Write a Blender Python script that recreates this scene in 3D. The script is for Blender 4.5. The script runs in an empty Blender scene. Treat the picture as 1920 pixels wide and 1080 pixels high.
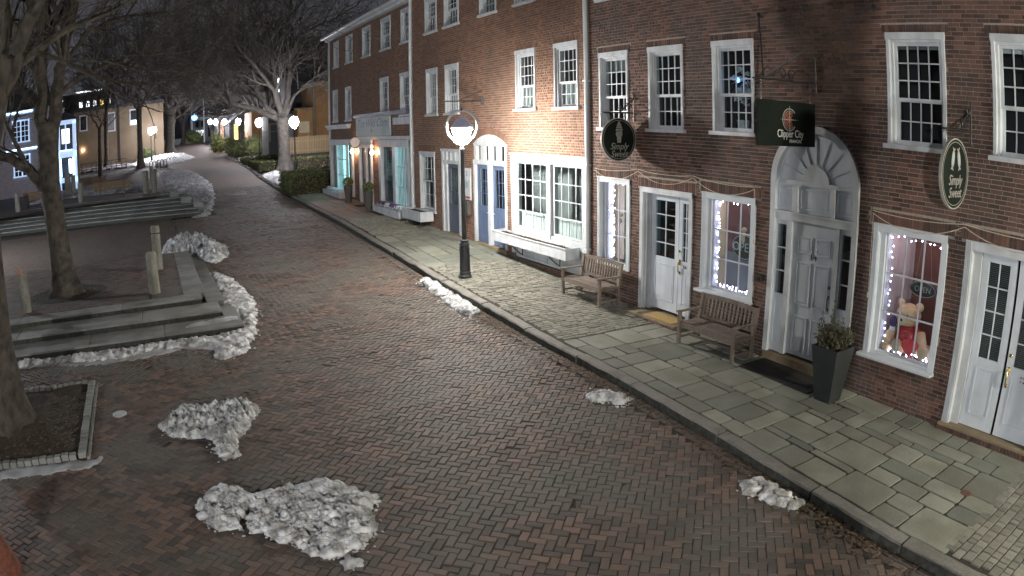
import bpy, math, random
import numpy as np
from mathutils import Vector, Matrix, noise
rad = math.radians
rng = random.Random(7)
SC = bpy.context.scene
COL = SC.collection
# ------------------------------------------------------------------ camera
cam = bpy.data.cameras.new("camera"); cam_o = bpy.data.objects.new("camera", cam); COL.objects.link(cam_o)
_p, _y, _r = 0.22759154, 0.50077524, -0.01505906          # pitch down, yaw to the right of the street axis, roll
F = Vector((math.sin(_y)*math.cos(_p), math.cos(_y)*math.cos(_p), -math.sin(_p)))
Rt = Vector((math.cos(_y), -math.sin(_y), 0)); Up = Rt.cross(F)
R2 = Rt*math.cos(_r)+Up*math.sin(_r); U2 = -Rt*math.sin(_r)+Up*math.cos(_r)
m = Matrix.Identity(4)
for i in range(3): m[i][0], m[i][1], m[i][2] = R2[i], U2[i], -F[i]
m[2][3] = 4.2
cam_o.matrix_world = m
cam.type = 'PANO'; cam.clip_start = .05; cam.clip_end = 1500; cam.sensor_width = 36; cam.sensor_fit = 'HORIZONTAL'
cc = cam if hasattr(cam, "panorama_type") else cam.cycles
cc.panorama_type = 'FISHEYE_LENS_POLYNOMIAL'             # the wide lens of a street camera, measured from the photograph's straight lines
cc.fisheye_fov = rad(140)
cc.fisheye_polynomial_k0 = 0; cc.fisheye_polynomial_k1 = -1/(18.75*1.35721089); cc.fisheye_polynomial_k2 = 0
cc.fisheye_polynomial_k3 = -0.052313907/1.35721089/18.75**3; cc.fisheye_polynomial_k4 = 0
SC.camera = cam_o
# ------------------------------------------------------------------ world (night sky with a little town glow)
w = bpy.data.worlds.new("World"); SC.world = w; w.use_nodes = True
nt = w.node_tree; bg = nt.nodes['Background']
tc = nt.nodes.new('ShaderNodeTexCoord'); sx = nt.nodes.new('ShaderNodeSeparateXYZ'); cr = nt.nodes.new('ShaderNodeValToRGB')
nt.links.new(tc.outputs['Generated'], sx.inputs[0]); nt.links.new(sx.outputs[2], cr.inputs[0]); nt.links.new(cr.outputs[0], bg.inputs[0])
cr.color_ramp.elements[0].position = 0.0; cr.color_ramp.elements[0].color = (.060, .061, .070, 1)
cr.color_ramp.elements[1].position = .35; cr.color_ramp.elements[1].color = (.0135, .0132, .0150, 1)
bg.inputs[1].default_value = 1.0
# ------------------------------------------------------------------ view
SC.view_settings.view_transform = 'Standard'; SC.view_settings.look = 'None'; SC.view_settings.gamma = 1
SC.view_settings.use_curve_mapping = False; SC.view_settings.exposure = 0.70
SC.render.engine = 'CYCLES'
SC.cycles.use_denoising = True
SC.cycles.sample_clamp_indirect = 3.0
SC.cycles.max_bounces = 5; SC.cycles.diffuse_bounces = 3; SC.cycles.glossy_bounces = 3; SC.cycles.transparent_max_bounces = 8
# lamps standing outside the frame; the plaza pair is added fill (their fixtures are built further down)
def point(name, loc, power, col, r):
    l = bpy.data.lights.new(name, 'POINT'); l.energy = power; l.color = col; l.shadow_soft_size = r
    o = bpy.data.objects.new(name, l); COL.objects.link(o); o.location = loc; return o
FLOOD = (-6.3, -7.0, 4.6); WARM = (8.3, -3.4, 3.7); PLAZA_FILL = (-9.0, 6.0, 4.2)
point('flood_light', FLOOD, 4000, (1, .95, .90), .06)
PLAZA_FILL2 = (-11.5, 27.0, 4.6)

# ------------------------------------------------------------------ helpers
WL = {}
def wl(o): return WL.get(o.name, Vector((0, 0, 0))) if o else Vector((0, 0, 0))
def props(o, label=None, cat=None, group=None, kind=None):
    if label: o['label'] = label
    if cat: o['category'] = cat
    if group: o['group'] = group
    if kind: o['kind'] = kind
    return o
def thing(name, loc, label, cat, group=None, rz=0):
    o = bpy.data.objects.new(name, None); COL.objects.link(o); o.location = loc; o.rotation_euler = (0, 0, rz)
    o.empty_display_size = .2; WL[o.name] = Vector(loc)
    return props(o, label, cat, group)
def link(name, me, parent=None, loc=(0, 0, 0), rot=None, scale=None):
    "link mesh; loc is a world location (parents are unrotated while parts are added)"
    o = bpy.data.objects.new(name, me); COL.objects.link(o); o.parent = parent
    o.location = Vector(loc)-wl(parent)
    if rot: o.rotation_euler = rot
    if scale: o.scale = scale
    WL[o.name] = Vector(loc)
    return o
class MB:
    def __init__(s): s.v = []; s.f = []
    def box(s, x0, x1, y0, y1, z0, z1):
        b = len(s.v)
        s.v += [(x, y, z) for z in (z0, z1) for y in (y0, y1) for x in (x0, x1)]
        s.f += [(b+a, b+c, b+d, b+e) for a, c, d, e in ((0, 2, 3, 1), (4, 5, 7, 6), (0, 1, 5, 4), (2, 6, 7, 3), (0, 4, 6, 2), (1, 3, 7, 5))]
        return s
    def rbox(s, c, half, M):
        "box rotated by 3x3 M about c"
        b = len(s.v)
        for z in (-1, 1):
            for y in (-1, 1):
                for x in (-1, 1):
                    p = M @ Vector((x*half[0], y*half[1], z*half[2])); s.v.append((c[0]+p.x, c[1]+p.y, c[2]+p.z))
        s.f += [(b+a, b+c_, b+d, b+e) for a, c_, d, e in ((0, 2, 3, 1), (4, 5, 7, 6), (0, 1, 5, 4), (2, 6, 7, 3), (0, 4, 6, 2), (1, 3, 7, 5))]
        return s
    def tube(s, pts, r, n=6, cap=True):
        pts = [Vector(p) for p in pts]; rs = r if isinstance(r, (list, tuple)) else [r]*len(pts)
        b = len(s.v); prev = None
        for i, p in enumerate(pts):
            d = (pts[min(i+1, len(pts)-1)]-pts[max(i-1, 0)])
            if d.length < 1e-9: d = Vector((0, 0, 1))
            d.normalize()
            if prev is None:
                a = Vector((0, 0, 1)) if abs(d.z) < .9 else Vector((1, 0, 0)); a = d.cross(a).normalized()
            else:
                a = (prev-d*prev.dot(d))
                a = a.normalized() if a.length > 1e-6 else d.orthogonal().normalized()
            prev = a; c = d.cross(a)
            for k in range(n):
                t = 2*math.pi*k/n; q = p+(a*math.cos(t)+c*math.sin(t))*rs[i]; s.v.append((q.x, q.y, q.z))
        for i in range(len(pts)-1):
            for k in range(n):
                k2 = (k+1) % n; s.f.append((b+i*n+k, b+i*n+k2, b+(i+1)*n+k2, b+(i+1)*n+k))
        if cap:
            s.f.append(tuple(b+k for k in reversed(range(n)))); e = b+(len(pts)-1)*n; s.f.append(tuple(e+k for k in range(n)))
        return s
    def lathe(s, c, prof, n=20, sx=1, sy=1):
        "profile [(r,z)] round a vertical axis"
        b = len(s.v)
        for r, z in prof:
            for k in range(n):
                t = 2*math.pi*k/n; s.v.append((c[0]+r*sx*math.cos(t), c[1]+r*sy*math.sin(t), c[2]+z))
        for i in range(len(prof)-1):
            for k in range(n):
                k2 = (k+1) % n; s.f.append((b+i*n+k, b+i*n+k2, b+(i+1)*n+k2, b+(i+1)*n+k))
        s.f.append(tuple(b+k for k in reversed(range(n)))); e = b+(len(prof)-1)*n; s.f.append(tuple(e+k for k in range(n)))
        return s
    def ell(s, c, r, n=14, m_=9):
        prof = [(max(1e-3, math.sin(math.pi*i/m_)), -math.cos(math.pi*i/m_)) for i in range(m_+1)]
        b = len(s.v)
        for rr, z in prof:
            for k in range(n):
                t = 2*math.pi*k/n; s.v.append((c[0]+r[0]*rr*math.cos(t), c[1]+r[1]*rr*math.sin(t), c[2]+r[2]*z))
        for i in range(m_):
            for k in range(n):
                k2 = (k+1) % n; s.f.append((b+i*n+k, b+i*n+k2, b+(i+1)*n+k2, b+(i+1)*n+k))
        return s
    def prism(s, poly, ax, a0, a1):
        "poly 2D extruded along axis ax: 'x' -> (y,z), 'y' -> (x,z), 'z' -> (x,y)"
        n = len(poly); b = len(s.v)
        for a in (a0, a1):
            for u, v in poly: s.v.append({'x': (a, u, v), 'y': (u, a, v), 'z': (u, v, a)}[ax])
        s.f.append(tuple(b+k for k in range(n))); s.f.append(tuple(b+n+k for k in reversed(range(n))))
        for k in range(n):
            k2 = (k+1) % n; s.f.append((b+k, b+n+k, b+n+k2, b+k2))
        return s
    def ringx(s, cy, cz, r0, r1, x0, x1, a0=0, a1=360, n=32):
        "flat ring or arc facing the street, between radii r0 and r1"
        for k in range(n):
            t0 = rad(a0+(a1-a0)*k/n); t1 = rad(a0+(a1-a0)*(k+1)/n)
            P = [(cy+r0*math.cos(t0), cz+r0*math.sin(t0)), (cy+r1*math.cos(t0), cz+r1*math.sin(t0)), (cy+r1*math.cos(t1), cz+r1*math.sin(t1)), (cy+r0*math.cos(t1), cz+r0*math.sin(t1))]
            s.prism(P, 'x', x0, x1)
        return s
    def mesh(s, name, mt, off=(0, 0, 0), smooth=False):
        me = bpy.data.meshes.new(name)
        o = off; me.from_pydata([(x-o[0], y-o[1], z-o[2]) for x, y, z in s.v], [], s.f)
        me.update()
        for x in (mt if isinstance(mt, (list, tuple)) else [mt]): me.materials.append(x)
        if smooth: me.polygons.foreach_set('use_smooth', [True]*len(me.polygons))
        else: me.shade_flat()
        return me
    def put(s, name, mt, parent=None, smooth=False, bevel=0):
        a = np.array(s.v); o = Vector(((a[:, 0].min()+a[:, 0].max())/2, (a[:, 1].min()+a[:, 1].max())/2, a[:, 2].min()))
        ob = link(name, s.mesh(name, mt, o, smooth), parent, o)
        if bevel:
            bv = ob.modifiers.new('bevel', 'BEVEL'); bv.width = bevel; bv.segments = 2; bv.limit_method = 'ANGLE'
        return ob
def children(o): return [c for c in CH.get(o.name, [])]
def dup(root, loc, label=None, rz=None, group=None, cat=None):
    r = root.copy(); COL.objects.link(r); r.location = loc
    if rz is not None: r.rotation_euler = (0, 0, rz)
    WL[r.name] = Vector(loc)
    if label: r['label'] = label
    if group: r['group'] = group
    for ch in [c for c in bpy.data.objects if c.parent == root]:
        c = ch.copy(); COL.objects.link(c); c.parent = r
        for g in [q for q in bpy.data.objects if q.parent == ch]:
            d = g.copy(); COL.objects.link(d); d.parent = c
    return r
# ------------------------------------------------------------------ materials
def mat(name, c0, c1=None, rough=.8, scale=6., island=0., bump=0., bscale=None, metal=0., spec=.4, emit=None, es=0., dirt=None, detail=4, obj=True, coat=0):
    m = bpy.data.materials.new(name); m.use_nodes = True; N = m.node_tree.nodes; L = m.node_tree.links; p = N['Principled BSDF']
    p.inputs['Roughness'].default_value = rough; p.inputs['Metallic'].default_value = metal
    p.inputs['Specular IOR Level'].default_value = spec; p.inputs['Coat Weight'].default_value = coat
    geo = N.new('ShaderNodeNewGeometry')
    nz = N.new('ShaderNodeTexNoise'); nz.inputs['Scale'].default_value = scale; nz.inputs['Detail'].default_value = detail
    L.new(geo.outputs['Position'], nz.inputs['Vector'])
    cr = N.new('ShaderNodeValToRGB'); cr.color_ramp.elements[0].position = .3; cr.color_ramp.elements[1].position = .7
    c1 = c1 or tuple(x*1.25 for x in c0)
    cr.color_ramp.elements[0].color = (*c0, 1); cr.color_ramp.elements[1].color = (*c1, 1)
    col = cr.outputs[0]
    if island:
        oi = N.new('ShaderNodeObjectInfo'); ad = N.new('ShaderNodeMath'); ad.operation = 'ADD'; fr = N.new('ShaderNodeMath'); fr.operation = 'FRACT'
        L.new(geo.outputs['Random Per Island'], ad.inputs[0]); L.new(oi.outputs['Random'], ad.inputs[1]); L.new(ad.outputs[0], fr.inputs[0])
        mx = N.new('ShaderNodeMath'); mx.operation = 'MULTIPLY_ADD'; mx.inputs[1].default_value = island; mx.inputs[2].default_value = (1-island)*.5
        L.new(fr.outputs[0], mx.inputs[0])
        m2 = N.new('ShaderNodeMath'); m2.operation = 'MULTIPLY_ADD'; m2.inputs[1].default_value = (1-island); L.new(nz.outputs[0], m2.inputs[0])
        mx.inputs[2].default_value = 0; L.new(mx.outputs[0], m2.inputs[2]); L.new(m2.outputs[0], cr.inputs[0])
        cr.color_ramp.elements[0].position = .15; cr.color_ramp.elements[1].position = .85
    else: L.new(nz.outputs[0], cr.inputs[0])
    if dirt:
        n2 = N.new('ShaderNodeTexNoise'); n2.inputs['Scale'].default_value = dirt[0]; n2.inputs['Detail'].default_value = 6
        if len(dirt) > 3:
            vm = N.new('ShaderNodeVectorMath'); vm.operation = 'MULTIPLY'; vm.inputs[1].default_value = dirt[3]; L.new(geo.outputs['Position'], vm.inputs[0]); L.new(vm.outputs[0], n2.inputs['Vector'])
        else: L.new(geo.outputs['Position'], n2.inputs['Vector'])
        r2 = N.new('ShaderNodeMapRange'); r2.inputs[1].default_value = .42; r2.inputs[2].default_value = .62; r2.inputs[3].default_value = 0; r2.inputs[4].default_value = dirt[1]
        L.new(n2.outputs[0], r2.inputs[0]); mc = N.new('ShaderNodeMixRGB'); mc.blend_type = 'MIX'; L.new(r2.outputs[0], mc.inputs[0]); L.new(col, mc.inputs[1]); mc.inputs[2].default_value = (*dirt[2], 1)
        col = mc.outputs[0]
    L.new(col, p.inputs['Base Color'])
    if bump:
        bn = N.new('ShaderNodeTexNoise'); bn.inputs['Scale'].default_value = bscale or scale*6; bn.inputs['Detail'].default_value = 5
        if 'bark' in name:
            bm = N.new('ShaderNodeVectorMath'); bm.operation = 'MULTIPLY'; bm.inputs[1].default_value = (1, 1, .22); L.new(geo.outputs['Position'], bm.inputs[0]); L.new(bm.outputs[0], bn.inputs['Vector'])
        else: L.new(geo.outputs['Position'], bn.inputs['Vector'])
        b = N.new('ShaderNodeBump'); b.inputs['Strength'].default_value = bump; b.inputs['Distance'].default_value = .07 if 'bark' in name else .02; L.new(bn.outputs[0], b.inputs['Height']); L.new(b.outputs[0], p.inputs['Normal'])
    if emit: p.inputs['Emission Color'].default_value = (*emit, 1); p.inputs['Emission Strength'].default_value = es
    return m
def glassmat(name, tint=(.9, .95, .95), gl=.12):
    m = bpy.data.materials.new(name); m.use_nodes = True; N = m.node_tree.nodes; L = m.node_tree.links
    for n in list(N):
        if n.type == 'BSDF_PRINCIPLED': N.remove(n)
    t = N.new('ShaderNodeBsdfTransparent'); t.inputs[0].default_value = (*tint, 1); g = N.new('ShaderNodeBsdfGlossy'); g.inputs['Roughness'].default_value = .02
    lw = N.new('ShaderNodeFresnel'); lw.inputs[0].default_value = 1.5; mr = N.new('ShaderNodeMath'); mr.operation = 'ADD'; mr.inputs[1].default_value = gl*.3
    ge = N.new('ShaderNodeNewGeometry'); iv = N.new('ShaderNodeMath'); iv.operation = 'SUBTRACT'; iv.inputs[0].default_value = 1; L.new(ge.outputs['Backfacing'], iv.inputs[1])
    ml = N.new('ShaderNodeMath'); ml.operation = 'MULTIPLY'; L.new(lw.outputs[0], mr.inputs[0]); L.new(mr.outputs[0], ml.inputs[0]); L.new(iv.outputs[0], ml.inputs[1])
    mx = N.new('ShaderNodeMixShader'); L.new(ml.outputs[0], mx.inputs[0]); L.new(t.outputs[0], mx.inputs[1]); L.new(g.outputs[0], mx.inputs[2])
    L.new(mx.outputs[0], N['Material Output'].inputs[0]); return m
def emis(name, col, s):
    return mat(name, (.02, .02, .02), rough=.5, emit=col, es=s)
MT = dict(
 brick=mat('red_brick', (.050, .027, .022), (.150, .080, .061), .88, 9, .75, .35, 60, dirt=(1.5, .50, (.052, .043, .041), (1, 1, .3))),
 brick2=mat('orange_red_brick', (.105, .055, .038), (.215, .118, .078), .88, 9, .6, .35, 60, dirt=(1.3, .38, (.085, .062, .052), (1, 1, .3))),
 mortar=mat('lime_mortar', (.22, .19, .165), (.30, .27, .235), .95, 20, 0, .4, 90),
 paver=mat('clay_paver', (.050, .044, .041), (.150, .102, .084), .68, 2.2, .72, .35, 70, dirt=(.7, .75, (.098, .096, .088)), spec=.35),
 joint=mat('dark_sand_joint', (.022, .020, .017), (.04, .035, .03), .95, 25, 0, .5, 80),
 flag=mat('bluestone', (.10, .113, .100), (.26, .265, .222), .72, 2.5, .5, .5, 22, dirt=(1.4, .45, (.10, .093, .07)), detail=8),
 sett=mat('granite_sett', (.11, .11, .095), (.23, .225, .19), .75, 8, .5, .6, 45, detail=6),
 kerb=mat('granite_kerb', (.11, .108, .098), (.25, .245, .225), .8, 30, .2, .6, 90, detail=8, dirt=(3, .4, (.08, .075, .065))),
 slab=mat('grey_granite_slab', (.14, .148, .145), (.25, .26, .25), .75, 2.5, .4, .45, 50, dirt=(1.6, .55, (.08, .08, .073)), detail=8),
 riser=mat('dark_riser_and_kerb_shade', (.022, .023, .021), (.06, .062, .055), .9, 12, 0, .3),
 ground=mat('winter_ground', (.03, .028, .024), (.06, .052, .042), .95, 3, 0, .6, 20),
 soil=mat('mulch_soil', (.018, .015, .011), (.06, .045, .03), .98, 30, 0, 1.0, 60),
 farpave=mat('distant_clay_paving', (.058, .045, .038), (.125, .088, .070), .8, 5, 0, .8, 14, dirt=(.35, .5, (.10, .088, .075)), detail=8),
 white=mat('white_paint', (.40, .43, .47), (.52, .55, .59), .5, 3, 0, .08, 40, dirt=(5, .45, (.30, .305, .30), (1, 1, .35))),
 white2=mat('white_door_paint', (.44, .49, .55), (.54, .59, .65), .42, 2, 0, .06, 30, dirt=(4, .35, (.34, .36, .38), (1, 1, .35))),
 trimgrey=mat('grey_white_trim', (.42, .46, .50), (.52, .56, .60), .5, 3, 0, .08, 40),
 blue=mat('slate_blue_door_paint', (.07, .10, .18), (.095, .135, .225), .4, 3, 0, .05, 40),
 bluedark=mat('dark_blue_door_paint', (.05, .065, .10), (.07, .085, .125), .4, 3),
 glass=glassmat('window_glass'),
 dark=mat('dark_interior', (.006, .007, .008), (.02, .022, .024), .9, 1.5),
 greyint=mat('dim_blind', (.11, .115, .12), (.19, .195, .20), .9, 2),
 curtain=mat('white_curtain', (.55, .57, .57), (.7, .72, .72), .9, 4, 0, .3, 30),
 cream=mat('cream_wall', (.45, .39, .27), (.55, .48, .34), .9, 2),
 blackiron=mat('black_iron', (.012, .012, .013), (.03, .03, .032), .45, 8, 0, .15, 60, spec=.5),
 polegrey=mat('dark_lamp_paint', (.022, .024, .028), (.04, .042, .047), .4, 8, 0, .1, 60, spec=.5),
 capgrey=mat('lamp_dome_grey_glow', (.10, .10, .115), (.15, .15, .17), .5, 8, emit=(.62, .6, .85), es=.10),  # faint violet emission stands for lamp light in the dome
 hoop=mat('white_lamp_hoop', (.42, .42, .46), (.5, .5, .54), .4, 8),
 teak=mat('weathered_teak', (.085, .068, .056), (.19, .155, .13), .78, 14, .3, .5, 60, detail=8),
 potg=mat('dark_grey_planter', (.028, .033, .035), (.045, .05, .052), .55, 4, 0, .1, 40),
 potb=mat('brown_grey_planter', (.05, .045, .042), (.075, .068, .062), .6, 4),
 leaf=mat('winter_green_leaf', (.07, .09, .036), (.18, .20, .075), .7, 3, .7),
 leafdry=mat('grey_green_sprig', (.055, .06, .04), (.14, .13, .085), .8, 3, .7),
 leafy=mat('yellow_green_leaf', (.07, .08, .02), (.16, .17, .05), .7, 2, .6),
 litter=mat('brown_leaf_litter', (.035, .026, .018), (.13, .088, .055), .85, 5, .8),
 bark=mat('grey_brown_bark', (.022, .019, .016), (.085, .074, .062), .95, 5, 0, 1.0, 14, detail=10),
 bark2=mat('pale_grey_bark', (.05, .046, .040), (.115, .105, .092), .95, 4, 0, .8, 12, detail=8),
 snow=mat('old_snow', (.38, .40, .44), (.78, .80, .82), .6, 5, 0, .9, 40, dirt=(6, .75, (.15, .14, .125)), detail=8, spec=.3),
 ice=mat('thin_grey_ice', (.24, .26, .28), (.44, .47, .50), .5, 4, 0, .4, 14, dirt=(2.5, .6, (.16, .15, .14)), detail=8, spec=.5),
 signblack=mat('black_green_sign', (.006, .010, .008), (.012, .017, .013), .7, 3, spec=.15),
 silver=mat('silver_sign_paint', (.26, .25, .23), (.34, .33, .30), .45, 10),
 cletter=mat('white_sign_letter', (.62, .62, .60), (.7, .7, .68), .5, 5),
 redmark=mat('dull_red_sign_mark', (.25, .045, .03), (.33, .07, .045), .5, 5),
 signpale=mat('pale_blue_grey_sign', (.30, .36, .38), (.38, .44, .46), .55, 2),
 brass=mat('brass', (.65, .45, .13), (.8, .6, .22), .22, 8, metal=1.0),
 steel=mat('steel', (.5, .5, .52), (.6, .6, .62), .3, 8, metal=1.0),
 rope=mat('pale_rope', (.40, .34, .26), (.50, .44, .34), .9, 20),
 stone=mat('brown_sandstone_sill', (.15, .12, .08), (.26, .20, .13), .8, 6, 0, .4, 50, dirt=(3, .4, (.09, .08, .06))),
 rubber=mat('black_rubber_mat', (.010, .010, .010), (.024, .024, .023), .85, 20, 0, .7, 120),
 bollard=mat('grey_green_granite_bollard', (.13, .13, .11), (.27, .27, .235), .85, 14, .2, .8, 50, detail=8, dirt=(4, .6, (.09, .085, .07), (1, 1, .4))),
 orange=mat('orange_rust_tip', (.32, .11, .06), (.42, .17, .10), .8, 10),
 benchbrown=mat('brown_park_bench_wood', (.10, .065, .035), (.16, .105, .06), .8, 5),
 teddy=mat('tan_plush', (.56, .39, .24), (.68, .50, .33), .95, 12, 0, .8, 70),
 redseq=mat('red_sequins', (.35, .012, .015), (.65, .04, .05), .25, 60, 0, .9, 120, spec=.8),
 heart=mat('pink_red_heart', (.70, .06, .07), (.78, .10, .12), .6, 5),
 roof=mat('dark_slate_roof', (.02, .021, .024), (.04, .041, .045), .85, 6),
 lavender=mat('lavender_grey_clapboard', (.34, .31, .36), (.42, .39, .44), .8, 3),
 tan=mat('tan_stucco', (.12, .093, .062), (.17, .132, .09), .9, .5, 0, .1, 20),
 darkwall=mat('dark_wall', (.025, .025, .028), (.045, .045, .048), .9, 2),
 greywall=mat('grey_blue_clapboard', (.12, .14, .15), (.17, .19, .2), .85, 1),
 ochre=mat('ochre_clapboard', (.24, .135, .055), (.31, .18, .08), .85, 1.5),
 fence=mat('pale_fence_wood', (.28, .21, .12), (.38, .29, .17), .85, 6, .3),
 redpost=mat('rust_red_paint', (.13, .04, .024), (.22, .065, .035), .7, 14, 0, .8, 40, dirt=(12, .7, (.06, .03, .02))),
 petal=mat('pale_flower', (.55, .55, .58), (.75, .74, .78), .8, 10, .6),
 purple=mat('purple_flower', (.06, .04, .12), (.12, .08, .2), .8, 10, .6),
 lampglow=emis('lamp_glass_glow', (1, .94, .85), 640),
 lampfar=emis('distant_lamp_glow', (.98, .94, 1), 290),
 bulb=emis('fairy_bulb', (.76, .66, 1), 24),
 bluelight=emis('blue_led_trim', (.36, .58, 1), 9),
 bluestar=emis('blue_led_star', (.10, .34, 1), 10),
 cyanlit=emis('cyan_lit_shop_interior', (.36, .85, .88), 3.2),
 yellowlit=emis('yellow_lit_window', (1, .72, .2), 1.6),
 pinklit=emis('peach_lit_shopfront', (1, .55, .36), .8),
 whitelit=emis('white_lit_window', (.85, .92, 1), 2.2),
 sconce=emis('warm_sconce_glow', (1, .62, .38), 130),
 shopfill=emis('shop_fill_glow', (1, .70, .66), 22),
)
def smooth_interp(x, xs, ys): return float(np.interp(x, xs, ys))
GY = [-60, -20, 0, 4, 12, 20, 28, 37, 60, 100, 150, 220, 400]; GZ = [-.63, -.28, -.20, -.16, .04, .39, .57, .75, 1.45, 2.9, 4.9, 6.5, 11]
def gz(y): return float(np.interp(y, GY, GZ))
KY = [-30, 0, 3, 4.6, 6.6, 9, 12, 17, 21.7, 27, 36.5, 50, 60, 90, 220]; KX = [6.1, 6.25, 6.37, 6.53, 6.70, 6.80, 6.81, 6.82, 6.98, 7.2, 7.35, 7.75, 8.3, 8.6, 9]
def kx(y): return float(np.interp(y, KY, KX))
KH = .162
def sz(y): return gz(y)+KH                                      # pavement level
# ================================================================== GROUND
def sheet(name, mt, xf0, xf1, ys, dz=0, nx=1, kind='structure', parent=None, zf=None):
    mb = MB(); zf = zf or gz
    for y in ys:
        a, b = xf0(y), xf1(y)
        for i in range(nx+1): mb.v.append((a+(b-a)*i/nx, y, zf(y)+dz))
    for j in range(len(ys)-1):
        for i in range(nx): q = j*(nx+1)+i; mb.f.append((q, q+1, q+nx+2, q+nx+1))
    o = mb.put(name, mt, parent)
    if kind and not parent: o['kind'] = kind
    return o
YS = sorted(set(list(np.arange(-60, 400, 4))+GY+KY+[400]))
sheet('ground', MT['ground'], lambda y: -300, lambda y: 300, YS, -.09, 6)
street = sheet('street', MT['joint'], lambda y: -7, lambda y: kx(y)+.05, [y for y in np.arange(-3, 46.1, .5)], -.024, 4)
sheet('far_street', MT['farpave'], lambda y: -12 if y < 34 else (.6 if y < 64 else 1.5), lambda y: kx(y)+.05, [46]+list(np.arange(47, 221, 1.0)), .004, 3)

def brick_mesh():
    "unit clay brick, top face slightly eased; spans -.5..+.5, top at 0"
    e = .03
    v = [(-.5, -.5, -1), (.5, -.5, -1), (.5, .5, -1), (-.5, .5, -1), (-.5, -.5, -.15), (.5, -.5, -.15), (.5, .5, -.15), (-.5, .5, -.15),
         (-.5+e, -.5+2*e, 0), (.5-e, -.5+2*e, 0), (.5-e, .5-2*e, 0), (-.5+e, .5-2*e, 0)]
    f = [(8, 9, 10, 11)]+[(4+k, 4+(k+1) % 4, 8+(k+1) % 4, 8+k) for k in range(4)]+[(k, (k+1) % 4, 4+(k+1) % 4, 4+k) for k in range(4)]
    return np.array(v, float), f
BV, BF = brick_mesh()
def bricks(items, name, mt, parent, top=300, key=None, orient='z'):
    """items: (cx,cy,cz,L,W,T,ang,tx,ty). orient 'z': lies on the ground; 'x': in a wall, face towards -x, L along y, W along z"""
    items = sorted(items, key=key or (lambda t: t[0]**2+t[1]**2+(t[2]-4.2)**2))
    one = bpy.data.meshes.new(name); one.from_pydata([tuple(v) for v in BV], [], BF); one.materials.append(mt); one.shade_flat()
    def basis(t):
        cx, cy, cz, L, W, T, ang, tx, ty = t
        if orient == 'z':
            c, s = math.cos(ang), math.sin(ang)
            return np.array([[c*L, -s*W, 0], [s*L, c*W, 0], [tx*L, ty*W, T]])
        return np.array([[tx*L, ty*W, -T], [L, 0, 0], [0, W, 0]])
    near = items[:top]; far = items[top:]
    pw = wl(parent)
    for t in near:
        B = basis(t); o = bpy.data.objects.new(name, one); COL.objects.link(o); o.parent = parent
        M4 = Matrix.Identity(4)
        for i in range(3):
            for j in range(3): M4[i][j] = B[i][j]
            M4[i][3] = t[i]-pw[i]
        o.matrix_local = M4
    if far:
        n = len(far); V = np.empty((n, 12, 3)); 
        for i, t in enumerate(far): V[i] = BV @ basis(t).T + np.array(t[:3])
        off = np.array([0, 0, 0.]); 
        me = bpy.data.meshes.new(name+'_field')
        lens = [len(f) for f in BF]; idx = np.concatenate([np.array(f) for f in BF]); 
        allidx = (idx[None, :]+12*np.arange(n)[:, None]).ravel()
        me.vertices.add(12*n); me.vertices.foreach_set('co', (V.reshape(-1, 3)-np.array(pw)).ravel())
        me.loops.add(len(allidx)); me.loops.foreach_set('vertex_index', allidx)
        me.polygons.add(len(lens)*n); starts = np.arange(len(lens)*n)*4
        me.polygons.foreach_set('loop_start', starts); me.polygons.foreach_set('loop_total', np.full(len(lens)*n, 4))
        me.update(calc_edges=True); me.validate(); me.shade_flat(); me.materials.append(mt)
        o = bpy.data.objects.new(name+'_field', me); COL.objects.link(o); o.parent = parent; o['kind'] = 'stuff'
    return near
# plaza / planter footprints where no street bricks lie
def in_plaza(x, y):
    if y < 24.2 and y > 14.72 and x < 1.72-(.35 if y > 15.6 else 0)-(.0): return True
    if y > 9.75 and y < 12.95 and x < -1.68: return True
    return False
# herringbone at 45 degrees to the street
w_ = .1045; ca, sa = math.cos(rad(-44)), math.sin(rad(-44)); items = []
R = 330
for i in range(-R, R):
    for j in range(-R, R):
        k = (i-j) % 4
        if k == 0: u, v, a = (i+1)*w_, (j+.5)*w_, 0
        elif k == 3: u, v, a = (i+.5)*w_, (j+1)*w_, math.pi/2
        else: continue
        x = u*ca-v*sa+1; y = u*sa+v*ca+16
        if y < 1.6 or y > 46 or (y > 34 and x < 3.0-.12*(y-34)) or x > kx(y)-.27 or x < (-.27*y-.55 if y > 10 else -.30*y-1.35) or in_plaza(x, y): continue
        d = 2.5*noise.noise((x*.9, y*.9, 0))+1.2*noise.noise((x*3, y*3, 5))
        g = .0075*d
        items.append((x, y, gz(y)+g+(rng.uniform(-.003, .003) if rng.random() < .96 else rng.uniform(-.016, -.006)), .2+rng.uniform(-.002, .002), .0965, .05, rad(-44)+a+rng.gauss(0, .016), rng.gauss(0, .02), rng.gauss(0, .02)))
# border courses beside the kerb
y = 1.4
while y < 46:
    for c in range(2):
        x = kx(y)-.055-.108*c; items.append((x, y+(.1 if c else 0), gz(y)+rng.uniform(-.004, .002), .2, .1, .05, math.pi/2+rng.gauss(0, .015), rng.gauss(0, .015), rng.gauss(0, .015)))
    y += .211
bricks(items, 'brick', MT['paver'], street, 300, key=lambda t: t[0]**2+t[1]**2)
print('pavers', len(items))

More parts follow.
